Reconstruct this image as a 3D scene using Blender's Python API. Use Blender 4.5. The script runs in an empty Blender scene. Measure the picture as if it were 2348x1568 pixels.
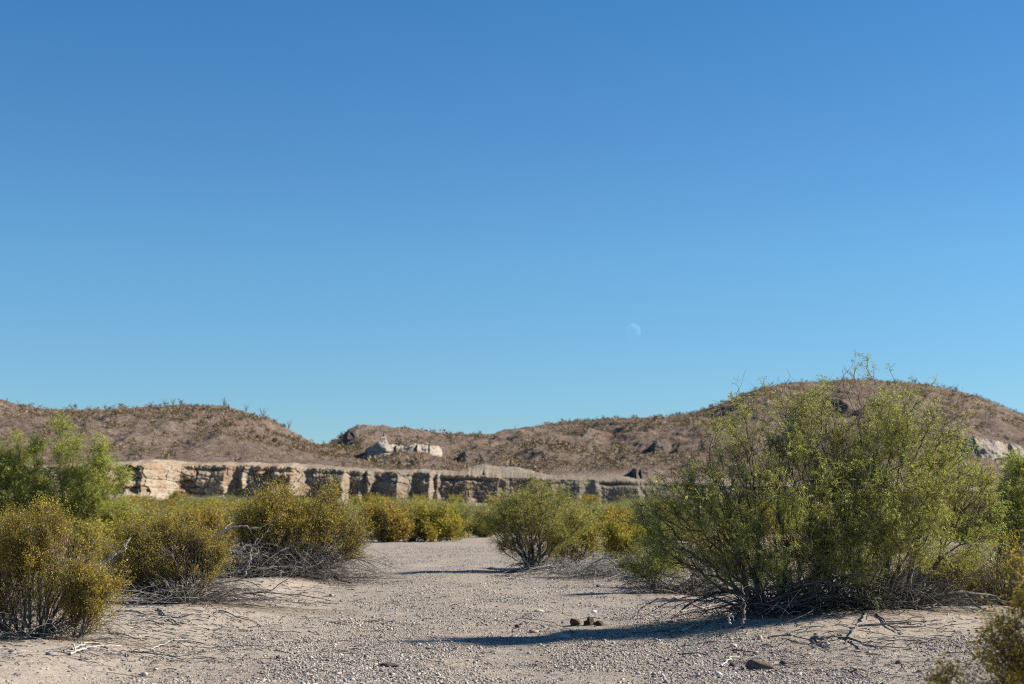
import bpy, math
import numpy as np
from mathutils import Vector, Matrix

S = bpy.context.scene
COL = S.collection
R = math.radians

# ------------------------------------------------------------------ camera
LENS, PITCH, CAMZ = 55.0, 6.2, 1.30
F = 1024 * LENS / 36.0
cam_d = bpy.data.cameras.new('camera')
cam_d.lens = LENS; cam_d.sensor_width = 36.0
cam_d.clip_start = 0.05; cam_d.clip_end = 30000
cam_d.dof.use_dof = True; cam_d.dof.focus_distance = 16.5; cam_d.dof.aperture_fstop = 3.0
cam = bpy.data.objects.new('camera', cam_d); COL.objects.link(cam)
cam.location = (0, 0, CAMZ); cam.rotation_euler = (R(90 + PITCH), 0, 0)
S.camera = cam

# ------------------------------------------------------------------ sky and sun
SUN_EL, SUN_AZ = 34.5, 80.0        # azimuth clockwise from the view direction (+Y)
W = bpy.data.worlds.new('World'); S.world = W; W.use_nodes = True
nt = W.node_tree; nt.nodes.clear()
wo = nt.nodes.new('ShaderNodeOutputWorld'); bg = nt.nodes.new('ShaderNodeBackground')
sky = nt.nodes.new('ShaderNodeTexSky'); sky.sky_type = 'NISHITA'; sky.sun_disc = False
sky.sun_elevation = R(SUN_EL); sky.sun_rotation = R(SUN_AZ)
sky.altitude = 900; sky.air_density = 1.0; sky.dust_density = 0.1; sky.ozone_density = 3.0
SKY_STR = 0.085
bg.inputs['Strength'].default_value = SKY_STR
# clear desert air: a deeper blue away from the horizon (by real elevation angle)
tcw = nt.nodes.new('ShaderNodeTexCoord'); sp = nt.nodes.new('ShaderNodeSeparateXYZ')
rmp = nt.nodes.new('ShaderNodeValToRGB'); mul = nt.nodes.new('ShaderNodeMixRGB'); mul.blend_type = 'MULTIPLY'; mul.inputs[0].default_value = 1
nt.links.new(tcw.outputs['Generated'], sp.inputs[0]); nt.links.new(sp.outputs[2], rmp.inputs[0])
SKY_RAMP = [(0.0, (0.42, 0.56, 0.66)), (0.082, (0.40, 0.595, 0.705)), (0.16, (0.393, 0.648, 0.755)), (0.24, (0.333, 0.602, 0.757)), (0.314, (0.272, 0.587, 0.766)), (1.0, (0.25, 0.52, 0.74))]
cr = rmp.color_ramp
cr.elements[0].position = 0; cr.elements[0].color = (*SKY_RAMP[0][1], 1)
cr.elements[1].position = 1; cr.elements[1].color = (*SKY_RAMP[-1][1], 1)
for p_, c_ in SKY_RAMP[1:-1]:
    e = cr.elements.new(p_); e.color = (*c_, 1)
nt.links.new(sky.outputs[0], mul.inputs[1]); nt.links.new(rmp.outputs[0], mul.inputs[2])
nt.links.new(mul.outputs[0], bg.inputs[0]); nt.links.new(bg.outputs[0], wo.inputs[0])

sun_d = bpy.data.lights.new('sun', 'SUN'); sun_d.energy = 5.0; sun_d.angle = R(0.53); sun_d.color = (1.0, 0.92, 0.80)
sun = bpy.data.objects.new('sun', sun_d); COL.objects.link(sun)
SUNV = Vector((math.cos(R(SUN_EL)) * math.sin(R(SUN_AZ)), math.cos(R(SUN_EL)) * math.cos(R(SUN_AZ)), math.sin(R(SUN_EL))))
sun.rotation_euler = SUNV.to_track_quat('Z', 'Y').to_euler()
sun.location = SUNV * 50
vs = S.view_settings; vs.view_transform = 'Standard'; vs.look = 'None'; vs.exposure = 0.98; vs.gamma = 1; vs.use_curve_mapping = False
S.cycles.max_bounces = 6; S.cycles.transparent_max_bounces = 8
S.cycles.diffuse_bounces = 3
S.cycles.use_denoising = False; S.cycles.filter_width = 1.1

# ------------------------------------------------------------------ numeric helpers
rng = np.random.default_rng(7)
PX = 1024 / 2347.0                  # measurements below are in 2347-wide photo pixels
_cp, _sp = math.cos(R(PITCH)), math.sin(R(PITCH))
def P(x, y, Y):
    """world point seen at (x, y) at depth Y (arrays allowed)"""
    x = np.asarray(x, float); y = np.asarray(y, float); Y = np.asarray(Y, float)
    a = (x * PX - 512) / F; b = (342 - y * PX) / F
    dy = _cp - b * _sp; dz = _sp + b * _cp
    t = Y / dy
    return np.stack(np.broadcast_arrays(a * t, Y, CAMZ + dz * t), -1)
def MPP(Y): return PX * Y / F       # metres per measured pixel

def _hash(ix, iy, iz, seed):
    h = (ix * 374761393 + iy * 668265263 + iz * 2147483647 + seed * 974711) & 0xffffffff
    h = (h ^ (h >> 13)) * 1274126177 & 0xffffffff
    h = (h ^ (h >> 16)) * 2246822519 & 0xffffffff
    return ((h ^ (h >> 15)) & 0xffffff) / float(0xffffff)
def vnoise(x, y, z=None, seed=0):
    x = np.asarray(x, float); y = np.asarray(y, float)
    z = np.zeros_like(x + y) if z is None else np.asarray(z, float)
    x, y, z = np.broadcast_arrays(x, y, z)
    xi, yi, zi = (np.floor(v).astype(np.int64) for v in (x, y, z))
    fx, fy, fz = x - xi, y - yi, z - zi
    fx, fy, fz = (f * f * (3 - 2 * f) for f in (fx, fy, fz))
    o = 0
    for dx in (0, 1):
        for dy in (0, 1):
            for dz in (0, 1):
                w = (fx if dx else 1 - fx) * (fy if dy else 1 - fy) * (fz if dz else 1 - fz)
                o = o + w * _hash(xi + dx, yi + dy, zi + dz, seed)
    return o * 2 - 1
def fbm(x, y, z=None, seed=0, oct=4, gain=0.5):
    o = 0; a = 1; s = 1; n = 0
    for k in range(oct):
        o = o + a * vnoise(np.asarray(x) * s + 17.3 * k, np.asarray(y) * s, None if z is None else np.asarray(z) * s, seed + k)
        n += a; a *= gain; s *= 2.03
    return o / n
def cells(u, v, seed=0, jit=0.8):
    """nearest random cell of a unit grid: (value of that cell, distance to its border)"""
    u = np.asarray(u, float); v = np.asarray(v, float) + 0 * u; iu = np.floor(u).astype(np.int64); iv = np.floor(v).astype(np.int64); z = iu * 0
    d1 = np.full(u.shape, 9.0); d2 = d1.copy(); h = np.zeros(u.shape)
    for a in (-1, 0, 1):
        for b in (-1, 0, 1):
            cu, cv = iu + a, iv + b
            px = cu + 0.5 + jit * (_hash(cu, cv, z, seed) - 0.5); py = cv + 0.5 + jit * (_hash(cu, cv, z + 1, seed) - 0.5)
            d = np.hypot(u - px, v - py); k = _hash(cu, cv, z + 2, seed); n = d < d1
            d2 = np.where(n, d1, np.minimum(d2, d)); h = np.where(n, k, h); d1 = np.where(n, d, d1)
    return h, d2 - d1
def blocks(X, z, seed):
    """jointed, bedded rock: metres by which each block stands forward, with cracks between"""
    zz = z + 0.12 * X + 0.5 * vnoise(X / 8, z * 0, seed=seed + 7)
    h1, e1 = cells(X / 2.3, zz / 1.25, seed); h2, e2 = cells(X / 0.95, zz / 0.5, seed + 1); h3, e3 = cells(X / 0.42, zz / 0.24, seed + 2)
    return 1.15 * h1 - 0.45 * (e1 < 0.07) + 0.42 * h2 - 0.2 * (e2 < 0.09) + 0.14 * h3
def sstep(a, b, x):
    t = np.clip((np.asarray(x, float) - a) / (b - a), 0, 1); return t * t * (3 - 2 * t)
def nrm(v): return v / np.maximum(np.linalg.norm(v, axis=-1, keepdims=True), 1e-9)

# ------------------------------------------------------------------ mesh helpers
def mesh_np(name, V, Fc, mat=None, col=None, smooth=False, attrs=None):
    """Fc: (n,3) or (n,4) int array; col: (nv,3) point colours"""
    V = np.asarray(V, np.float32); Fc = np.asarray(Fc, np.int32)
    k = Fc.shape[1]; n = len(Fc)
    me = bpy.data.meshes.new(name)
    me.vertices.add(len(V)); me.vertices.foreach_set('co', V.ravel())
    me.loops.add(n * k); me.loops.foreach_set('vertex_index', Fc.ravel())
    me.polygons.add(n); me.polygons.foreach_set('loop_start', np.arange(0, n * k, k, dtype=np.int32))
    me.polygons.foreach_set('loop_total', np.full(n, k, np.int32))
    if smooth: me.polygons.foreach_set('use_smooth', np.ones(n, bool))
    me.update(calc_edges=True)
    if col is not None:
        a = me.color_attributes.new('Col', 'FLOAT_COLOR', 'POINT')
        c = np.ones((len(V), 4), np.float32); c[:, :3] = col
        a.data.foreach_set('color', c.ravel())
    for an, av in (attrs or {}).items():
        a = me.attributes.new(an, 'FLOAT', 'POINT'); a.data.foreach_set('value', np.asarray(av, np.float32).ravel())
    if mat: me.materials.append(mat)
    return me
def link(name, me, parent=None, loc=None):
    o = bpy.data.objects.new(name, me); COL.objects.link(o)
    if parent is not None: o.parent = parent
    if loc is not None: o.location = loc
    return o
def thing(name, label, cat, loc=(0, 0, 0), group=None):
    o = bpy.data.objects.new(name, None); COL.objects.link(o); o.location = [float(v) for v in loc]
    o.empty_display_size = 0.2
    return tag(o, label, cat, group)
def tag(o, label=None, cat=None, group=None, kind=None):
    if label: o['label'] = label
    if cat: o['category'] = cat
    if group: o['group'] = group
    if kind: o['kind'] = kind
    return o
def grid_faces(nr, nc):
    i = np.arange(nr - 1)[:, None] * nc + np.arange(nc - 1)[None, :]
    return np.stack([i, i + 1, i + nc + 1, i + nc], -1).reshape(-1, 4)

# ------------------------------------------------------------------ materials
class NG:
    def __init__(s, name):
        s.m = bpy.data.materials.new(name); s.m.use_nodes = True; s.t = s.m.node_tree; s.t.nodes.clear()
        s.out = s.n('ShaderNodeOutputMaterial')
    def n(s, typ, **kw):
        o = s.t.nodes.new(typ)
        for k, v in kw.items():
            if k in o.inputs: s.put(o.inputs[k], v)
            else: setattr(o, k, v)
        return o
    def put(s, inp, v):
        if isinstance(v, bpy.types.NodeSocket): s.t.links.new(v, inp)
        elif isinstance(v, (tuple, list)) and len(v) == 3 and inp.type == 'RGBA': inp.default_value = (*v, 1)
        else: inp.default_value = v
    def mix(s, f, a, b, mode='MIX'):
        o = s.n('ShaderNodeMixRGB', blend_type=mode); s.put(o.inputs[0], f); s.put(o.inputs[1], a); s.put(o.inputs[2], b); return o.outputs[0]
    def noise(s, scale, detail=4, rough=0.55, vec=None, w=None):
        o = s.n('ShaderNodeTexNoise'); o.inputs['Scale'].default_value = scale; o.inputs['Detail'].default_value = detail; o.inputs['Roughness'].default_value = rough
        if vec is not None: s.put(o.inputs['Vector'], vec)
        return o.outputs[0]
    def ramp(s, f, *stops):
        o = s.n('ShaderNodeValToRGB'); s.put(o.inputs[0], f); e = o.color_ramp.elements
        while len(e) > len(stops): e.remove(e[-1])
        while len(e) < len(stops): e.new(1)
        for el, (p, c) in zip(e, stops):
            el.position = p; el.color = (*c, 1) if isinstance(c, tuple) else (c, c, c, 1)
        return o.outputs[0]
    def math(s, op, a, b=0.0):
        o = s.n('ShaderNodeMath', operation=op); s.put(o.inputs[0], a); s.put(o.inputs[1], b); return o.outputs[0]
    def pos(s): return s.n('ShaderNodeNewGeometry').outputs['Position']
    def obj(s): return s.n('ShaderNodeTexCoord').outputs['Object']
    def scaled(s, v, sc):
        o = s.n('ShaderNodeMapping'); s.put(o.inputs[0], v); o.inputs['Scale'].default_value = sc; return o.outputs[0]
    def attr(s, name):
        o = s.n('ShaderNodeAttribute'); o.attribute_name = name; return o.outputs['Color'] if name == 'Col' else o.outputs['Fac']
    def bump(s, h, strength=0.5, dist=0.1, normal=None):
        o = s.n('ShaderNodeBump'); s.put(o.inputs['Height'], h); o.inputs['Strength'].default_value = strength; o.inputs['Distance'].default_value = dist
        if normal is not None: s.put(o.inputs['Normal'], normal)
        return o.outputs[0]
    def finish(s, col, rough=0.9, normal=None, spec=0.2):
        b = s.n('ShaderNodeBsdfPrincipled'); s.put(b.inputs['Base Color'], col); b.inputs['Roughness'].default_value = rough
        b.inputs['Specular IOR Level'].default_value = spec
        if normal is not None: s.put(b.inputs['Normal'], normal)
        s.t.links.new(b.outputs[0], s.out.inputs[0]); return s.m

def leaf_mat(name, rough=0.55, trans=0.35, tint=(1, 1, 1), through=(1.1, 1.15, 0.55)):
    g = NG(name); c = g.attr('Col')
    c = g.mix(1.0, c, tint, 'MULTIPLY')
    b = g.n('ShaderNodeBsdfPrincipled'); g.put(b.inputs['Base Color'], c); b.inputs['Roughness'].default_value = rough; b.inputs['Specular IOR Level'].default_value = 0.3
    t = g.n('ShaderNodeBsdfTranslucent'); g.put(t.inputs[0], g.mix(1.0, c, through, 'MULTIPLY'))
    m = g.n('ShaderNodeMixShader'); m.inputs[0].default_value = trans
    g.t.links.new(b.outputs[0], m.inputs[1]); g.t.links.new(t.outputs[0], m.inputs[2]); g.t.links.new(m.outputs[0], g.out.inputs[0])
    return g.m
def bark_mat(name, dark, light, sc=18.0):
    g = NG(name); v = g.obj()
    n = g.noise(sc, 5, 0.65, g.scaled(v, (1, 1, 0.35)))
    c = g.mix(g.ramp(n, (0.35, 0.0), (0.62, 1.0)), dark, light)
    c = g.mix(1.0, c, g.attr('Col'), 'MULTIPLY')
    return g.finish(c, 0.85, g.bump(n, 0.6, 0.01))
M_LEAF_MESQ = leaf_mat('mesquite_leaf', 0.5, 0.42)
M_LEAF_CREO = leaf_mat('creosote_leaf', 0.62, 0.42, (0.96, 0.97, 0.97), (1.12, 1.06, 0.5))
M_SCRUB = leaf_mat('scrub_leaf', 0.8, 0.12)
M_BARK_MESQ = bark_mat('mesquite_bark', (0.05, 0.04, 0.034), (0.23, 0.19, 0.16))
M_BARK_CREO = bark_mat('creosote_bark', (0.06, 0.05, 0.042), (0.20, 0.175, 0.15))
M_DEAD = bark_mat('dead_wood', (0.11, 0.10, 0.095), (0.40, 0.37, 0.335), 24)

def ground_mat():
    g = NG('ground_soil'); p = g.pos()
    sand = g.mix(g.ramp(g.noise(1.6, 5, 0.6, p), (0.3, 0.0), (0.7, 1.0)), (0.34, 0.27, 0.215), (0.44, 0.365, 0.30))
    gm = g.attr('gravel')
    vo = g.n('ShaderNodeTexVoronoi'); g.put(vo.inputs['Vector'], p); vo.inputs['Scale'].default_value = 75
    vo2 = g.n('ShaderNodeTexVoronoi'); g.put(vo2.inputs['Vector'], p); vo2.inputs['Scale'].default_value = 34
    vs1 = g.n('ShaderNodeSeparateColor'); g.put(vs1.inputs[0], vo.outputs['Color'])
    vs2 = g.n('ShaderNodeSeparateColor'); g.put(vs2.inputs[0], vo2.outputs['Color'])
    peb = g.ramp(vs1.outputs[0], (0.0, (0.10, 0.085, 0.075)), (0.22, (0.24, 0.20, 0.17)), (0.6, (0.36, 0.31, 0.265)), (0.88, (0.46, 0.41, 0.36)), (1.0, (0.62, 0.58, 0.52)))
    peb2 = g.ramp(vs2.outputs[0], (0.0, (0.12, 0.10, 0.09)), (0.3, (0.31, 0.25, 0.21)), (0.7, (0.36, 0.32, 0.28)), (1.0, (0.52, 0.47, 0.41)))
    peb = g.mix(g.ramp(vs2.outputs[1], (0.55, 0.0), (0.6, 1.0)), peb, peb2)
    var = g.ramp(g.noise(0.35, 4, 0.6, p), (0.3, (0.88, 0.86, 0.84)), (0.7, (1.08, 1.06, 1.04)))
    peb = g.mix(1.0, peb, var, 'MULTIPLY')
    # patches where fine silt covers the gravel
    silt = g.ramp(g.noise(0.9, 5, 0.6, p), (0.42, 0.15), (0.66, 0.75))
    sandg = g.mix(0.45, sand, peb)
    cg = g.mix(silt, peb, g.mix(0.55, (0.37, 0.30, 0.25), peb))
    c = g.mix(gm, sandg, cg)
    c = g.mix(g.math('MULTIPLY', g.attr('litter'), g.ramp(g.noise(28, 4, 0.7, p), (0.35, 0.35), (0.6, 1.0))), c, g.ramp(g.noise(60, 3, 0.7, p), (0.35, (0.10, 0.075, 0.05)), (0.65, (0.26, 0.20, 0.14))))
    c = g.mix(1.0, c, (0.90, 0.915, 0.89), 'MULTIPLY')
    h = g.math('MULTIPLY', g.math('SUBTRACT', 1.0, vo.outputs['Distance']), gm)
    n1 = g.bump(h, 0.75, 0.012)
    n2 = g.bump(g.noise(9, 6, 0.7, p), 0.55, 0.05, n1)
    return g.finish(c, 0.95, n2, 0.1)
M_GROUND = ground_mat()

def hill_mat():
    g = NG('hill_scree'); p = g.pos()
    c = g.ramp(g.noise(0.10, 6, 0.65, p), (0.34, (0.18, 0.134, 0.108)), (0.5, (0.235, 0.18, 0.15)), (0.66, (0.295, 0.235, 0.20)))
    s = g.noise(1.3, 6, 0.75, p)
    c = g.mix(g.ramp(s, (0.40, 0.9), (0.52, 0.0)), c, (0.105, 0.08, 0.06))
    c = g.mix(g.ramp(s, (0.56, 0.0), (0.68, 0.55)), c, (0.36, 0.285, 0.23))
    gr = g.noise(0.33, 5, 0.7, p)
    c = g.mix(g.ramp(gr, (0.48, 0.0), (0.60, 0.7)), c, (0.15, 0.112, 0.06))
    gd = g.noise(0.75, 5, 0.75, p)
    c = g.mix(g.ramp(gd, (0.54, 0.0), (0.66, 0.36)), c, (0.10, 0.08, 0.055))
    c = g.mix(1.0, c, (1.08, 1.06, 1.06), 'MULTIPLY')
    c = g.mix(g.attr('chalk'), c, g.ramp(g.noise(0.8, 5, 0.7, p), (0.3, (0.36, 0.29, 0.22)), (0.7, (0.52, 0.44, 0.34))))
    n = g.bump(g.noise(0.55, 8, 0.8, p), 1.0, 1.4)
    return g.finish(c, 0.95, n, 0.05)
M_HILL = hill_mat()

def cliff_mat(name='cliff_rock', cream=(0.50, 0.41, 0.30), tan=(0.36, 0.21, 0.125), amt=1.0):
    g = NG(name); p = g.pos()
    n = g.noise(0.28, 6, 0.65, p)
    c = g.mix(g.ramp(n, (0.45, 0.0), (0.62, 0.85 * amt)), cream, tan)
    c = g.mix(g.math('MULTIPLY', g.attr('grey'), 0.8), c, tuple(v * f for v, f in zip(cream, (0.50, 0.54, 0.60))))  # greyer rock, with the shade of the wall also put into this darker colour
    st = g.noise(1.6, 6, 0.75, g.scaled(p, (0.35, 0.35, 1.8)))
    c = g.mix(g.ramp(st, (0.40, 0.55), (0.50, 0.0)), c, tuple(v * 0.55 for v in tan))
    c = g.mix(g.ramp(st, (0.6, 0.0), (0.72, 0.6)), c, tuple(min(1, v * 1.2) for v in cream))
    stain = g.noise(0.9, 4, 0.6, g.scaled(p, (1.0, 1.0, 0.18)))
    c = g.mix(g.ramp(stain, (0.56, 0.0), (0.68, 0.5)), c, tuple(v * 0.45 for v in cream))
    c = g.mix(g.attr('talus'), c, g.ramp(g.noise(1.2, 5, 0.7, p), (0.3, (0.24, 0.20, 0.165)), (0.7, (0.40, 0.345, 0.295))))
    b = g.bump(g.noise(2.6, 8, 0.75, p), 0.8, 0.3)
    return g.finish(c, 0.92, b, 0.08)
M_CLIFF = cliff_mat('cliff_rock', (0.35, 0.295, 0.22), (0.27, 0.165, 0.095))
M_CHALK = cliff_mat('chalk_rock', (0.40, 0.35, 0.29), (0.29, 0.235, 0.19), 0.8)
M_DARKROCK = cliff_mat('dark_rock', (0.14, 0.112, 0.094), (0.10, 0.078, 0.066), 1.0)

def stone_mat(name='stone'):
    g = NG(name); v = g.obj()
    n = g.noise(30, 5, 0.6, v)
    c = g.mix(1.0, g.attr('Col'), g.ramp(n, (0.3, 0.72), (0.7, 1.18)), 'MULTIPLY')
    return g.finish(c, 0.85, g.bump(n, 0.5, 0.01), 0.25)
M_STONE = stone_mat()

# ------------------------------------------------------------------ the valley floor
def edge_left(y): return np.interp(y, [6, 11, 14, 17, 21, 26, 30, 36, 45], [-2.9, -2.9, -2.6, -2.55, -2.7, -3.0, -3.3, -5.0, -9])
def gz(x, y):
    x = np.asarray(x, float); y = np.asarray(y, float)
    z = (1.2 + 0.7 * sstep(-10, -60, x * 240 / np.maximum(y, 1))) * sstep(70, 240, y)
    z = z + 0.24 * np.exp(-(((x - 4.3) / 2.7) ** 2) ** 1.3 - (((y - 17.4) / 2.1) ** 2) ** 1.2)
    z = z + 0.10 * np.exp(-((x - 4.6) / 2.2) ** 2 - ((y - 14.6) / 1.4) ** 2)
    e = edge_left(y)
    z = z + 0.15 * sstep(0.4, -1.6, x - e) * sstep(8, 12, y) * sstep(60, 38, y)
    z = z + 0.10 * np.exp(-((x - 0.6) / 2.0) ** 2 - ((y - 34.5) / 1.6) ** 2)
    z = z + 0.14 * np.exp(-((x - 3.9) / 2.3) ** 2 - ((y - 31.0) / 1.8) ** 2)
    z = z + (0.035 * fbm(x / 1.7, y / 1.7, seed=3, oct=4) + 0.012 * vnoise(x * 3.1, y * 3.1, seed=9)) * sstep(400, 100, y)
    z = z + 0.03 * vnoise(x / 0.8 + 0.25 * vnoise(x * 0, y / 3.0, seed=14), y / 5.5, seed=13) * sstep(60, 25, y)
    z = z - 0.05 * np.exp(-((x + 0.2) / 1.6) ** 2) * sstep(10, 16, y) * sstep(50, 30, y)
    return z
def gravel_mask(x, y):
    e = edge_left(y)
    n = fbm(x / 0.9, y / 1.6, seed=21, oct=4)
    m = sstep(-0.7, 0.5, x - e + 0.6 * n)
    r = np.exp(-(((x - 4.3) / 2.5) ** 2) ** 1.6 - (((y - 16.6) / 2.4) ** 2) ** 1.6)
    m = m * (1 - sstep(0.35, 0.75, r + 0.22 * n))
    return m
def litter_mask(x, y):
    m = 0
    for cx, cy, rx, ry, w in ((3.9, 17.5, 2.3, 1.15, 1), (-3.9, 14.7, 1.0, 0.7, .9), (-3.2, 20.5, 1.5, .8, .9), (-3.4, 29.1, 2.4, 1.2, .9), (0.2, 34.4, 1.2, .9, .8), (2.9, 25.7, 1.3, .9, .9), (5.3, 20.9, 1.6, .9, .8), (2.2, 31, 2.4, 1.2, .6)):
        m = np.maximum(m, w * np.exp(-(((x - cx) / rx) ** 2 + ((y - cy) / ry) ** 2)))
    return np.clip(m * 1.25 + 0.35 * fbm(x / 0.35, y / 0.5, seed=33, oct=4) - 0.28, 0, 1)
def ray_ground(x, y):
    """where the ray through a picture point meets the ground"""
    Ys = np.geomspace(4, 230, 4000); p = P(x, y, Ys); g = gz(p[:, 0], p[:, 1])
    i = np.argmax(p[:, 2] <= g)
    return np.array([p[i, 0], Ys[i], g[i]])

us = np.concatenate([np.linspace(-1.6, -0.42, 40)[:-1], np.linspace(-0.42, 0.42, 860), np.linspace(0.42, 1.6, 40)[1:]])
Ys = np.concatenate([np.linspace(1.2, 8, 40)[:-1], np.geomspace(8, 60, 480)[:-1], np.geomspace(60, 4000, 160)])
YY, UU = np.meshgrid(Ys, us, indexing='ij'); XX = YY * UU
V = np.stack([XX, YY, gz(XX, YY)], -1).reshape(-1, 3)
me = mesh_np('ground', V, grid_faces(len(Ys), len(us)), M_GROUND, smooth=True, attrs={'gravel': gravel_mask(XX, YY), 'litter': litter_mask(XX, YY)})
tag(link('ground', me), kind='structure')

# ------------------------------------------------------------------ cliff and hills
cxk = [-400, 0, 280, 350, 600, 700, 800, 1000, 1200, 1300, 1500, 1650, 2000, 2800]
ctop = [1075, 1072, 1066, 1064, 1066, 1070, 1075, 1084, 1094, 1098, 1104, 1109, 1118, 1130]
cbas = [1128, 1128, 1128, 1130, 1138, 1140, 1140, 1150, 1156, 1158, 1160, 1162, 1165, 1172]
def cliff_depth(x): return np.interp(x, [-400, 200, 330, 420, 700, 1200, 2800], [224, 224, 226, 238, 240, 246, 262])
xs = np.arange(-400, 2800, 1.3)
D0 = cliff_depth(xs)
ztop = P(xs, np.interp(xs, cxk, ctop), D0)[:, 2]; zbas = P(xs, np.interp(xs, cxk, cbas), D0)[:, 2]
X0 = P(xs, 1100, D0)[:, 0]
ztop = ztop + 0.28 * fbm(X0 / 2.5, X0 * 0, seed=40, oct=5, gain=.6)
def buttress(X, z):
    """how far the rock face stands forward, in metres"""
    X = np.asarray(X, float)
    Xw = X + 0.22 * vnoise(X / 0.8, z / 0.9, seed=57) + 0.10 * vnoise(X / 2, z / 2.5, seed=59)
    f = np.zeros_like(X + z)
    for xr, wl, wr, am in RIBS:
        u = Xw - xr; az = am * np.clip(0.8 + 0.75 * vnoise(z / 1.7 + 3.1 * xr, X * 0 + xr, seed=71), 0.1, 1.3); az = az * np.clip(1.5 - 0.13 * (z - 2.0), 0.55, 1.5); f = np.maximum(f, az * np.where(u < 0, np.clip(1 + u / wl, 0, 1) ** 1.3, np.clip(1 - u / wr, 0, 1)))
    k = _hash(np.floor(Xw / 1.3 + 0.8 * vnoise(X / 2.6, X * 0, seed=55)).astype(np.int64), np.zeros(np.shape(f), np.int64), np.zeros(np.shape(f), np.int64), 52)
    c = fbm(X / 0.6, z / 0.5, seed=53, oct=4, gain=.6)
    d = fbm(X / 16, z * 0, seed=54, oct=2); left = sstep(-45, -50, X)
    right = sstep(-8, 6, X); mid = sstep(-36, -30, X)
    return f + 0.45 * k * (1 - .4 * mid - .3 * right) + 0.42 * c * (1 - .5 * right) + 1.6 * d + blocks(X, z, 400) * (0.55 + 0.5 * left - 0.33 * right) + left * 0.8 * fbm(X / 2.6, z / 1.5, seed=67, oct=3)
# ribs of the wall: where each stands, how far its long shaded side and its short lit side run, how far it juts out
_rx = lambda x: float(P(x, 1100, 240.0)[0])
RIBS = [(_rx(x), wl * MPP(240), wr * MPP(240), am) for x, wl, wr, am in ((308, 20, 26, 1.6), (352, 24, 20, 1.5), (392, 26, 30, 1.8), (428, 18, 20, 1.2), (524, 70, 15, 2.9), (563, 16, 10, 1.4), (600, 26, 7, .7), (640, 22, 62, 4.0),
        (716, 8, 20, .8), (790, 66, 12, 3.2), (826, 20, 9, 1.1), (843, 10, 14, 1.6), (912, 52, 34, 3.6), (982, 44, 12, 2.4), (1000, 12, 8, 1.0), (1072, 58, 20, 2.2), (1138, 40, 12, 1.2), (1160, 12, 12, .6), (1232, 50, 14, 1.0), (1270, 12, 12, .6),
        (1330, 50, 18, 1.0), (1372, 14, 14, .8), (1470, 70, 16, .9), (1570, 70, 18, 1.0), (1660, 60, 22, 1.4), (1790, 90, 16, 1.2), (1900, 70, 14, 2), (2080, 90, 14, 2), (2200, 60, 16, 2.4), (200, 60, 20, 2), (120, 50, 20, 2), (20, 60, 20, 2), (-80, 50, 30, 2))]
# a pale spur of slumped rock that widens downward
_sx = _rx(664)
NZ = 100
rows, tal, chk = [], [], []
for k in range(NZ):
    t = k / (NZ - 1)
    if t < 0.32:                                   # talus apron in front of the foot of the cliff
        s = t / 0.32
        fwd = 11 * (1 - s) ** 1.1
        zlo = gz(X0, D0 - 14) - 0.6
        z = zlo + (zbas + 0.25 - zlo) * s ** 1.15
        lump = 0.35 * fbm(X0 / 2.2, np.full_like(X0, fwd / 1.5), seed=61, oct=4) * np.sin(math.pi * min(1, s + .1))
        bt = buttress(X0, zbas) * (0.35 + 0.65 * s)
        rows.append(np.stack([X0, D0 - fwd - bt, z + lump], -1)); tal.append(np.full_like(X0, 1.0 if s < 0.9 else 0.6))
    else:
        s = (t - 0.32) / 0.68
        z = zbas + 0.25 + (ztop - zbas - 0.25) * s
        step = 0.12 * vnoise(X0 / 9, z * 2.1, seed=63)
        lean = 0.8 * s ** 3 - 0.6 * (1 - s) ** 2 + 0.7 * sstep(0.96, 1, s) + 0.75 * np.exp(-((s - 0.80) / 0.06) ** 2) * (0.5 + 0.8 * vnoise(X0 / 3.0, X0 * 0, seed=65))
        spur = 3.6 * np.clip(1 - np.abs(X0 - _sx - 0.5) / (1.2 + 2.6 * (1 - s)), 0, 1) * (1 - 0.75 * s)
        rows.append(np.stack([X0, D0 - buttress(X0, z) * (1 - 0.25 * s) - step - spur + lean, z], -1)); tal.append(0.5 * (1 - sstep(0, 0.12, s)) + X0 * 0)
# rim: the bench running back from the edge to the foot of the hills
edge = rows[-1]
benchh = np.interp(xs, [-400, 200, 330, 450, 600, 660, 760, 900, 1040, 1110, 1180, 1240, 1330, 1500, 2800], [.5, .5, .9, .5, .5, .75, .45, .45, .7, 1.9, 1.8, .9, .35, .25, .25])
for s in np.linspace(0.06, 1, 16):
    e = edge.copy(); e[:, 1] = edge[:, 1] + (D0 + 7 - edge[:, 1]) * s
    e[:, 2] = ztop + benchh * s ** 0.8 + 0.12 * fbm(X0 / 1.3, np.full_like(X0, s * 3), seed=66)
    rows.append(e); tal.append(np.zeros_like(X0) + 0.08)
for dd, dz in ((12, -1.0), (16, -4)):
    e = rows[-1].copy(); e[:, 1] = D0 + dd; e[:, 2] += dz; rows.append(e); tal.append(X0 * 0)
V = np.array(rows).reshape(-1, 3)
grey = (0.6 * sstep(-36, -26, X0) + 0.4 * sstep(-10, 12, X0))[None] + np.zeros((len(rows), 1))  # rock greys toward the right; also paints the right half's shade darker
me = mesh_np('cliff', V, grid_faces(len(rows), len(xs)), M_CLIFF, smooth=False, attrs={'talus': np.array(tal), 'grey': grey})
tag(link('cliff', me), kind='structure')

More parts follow.
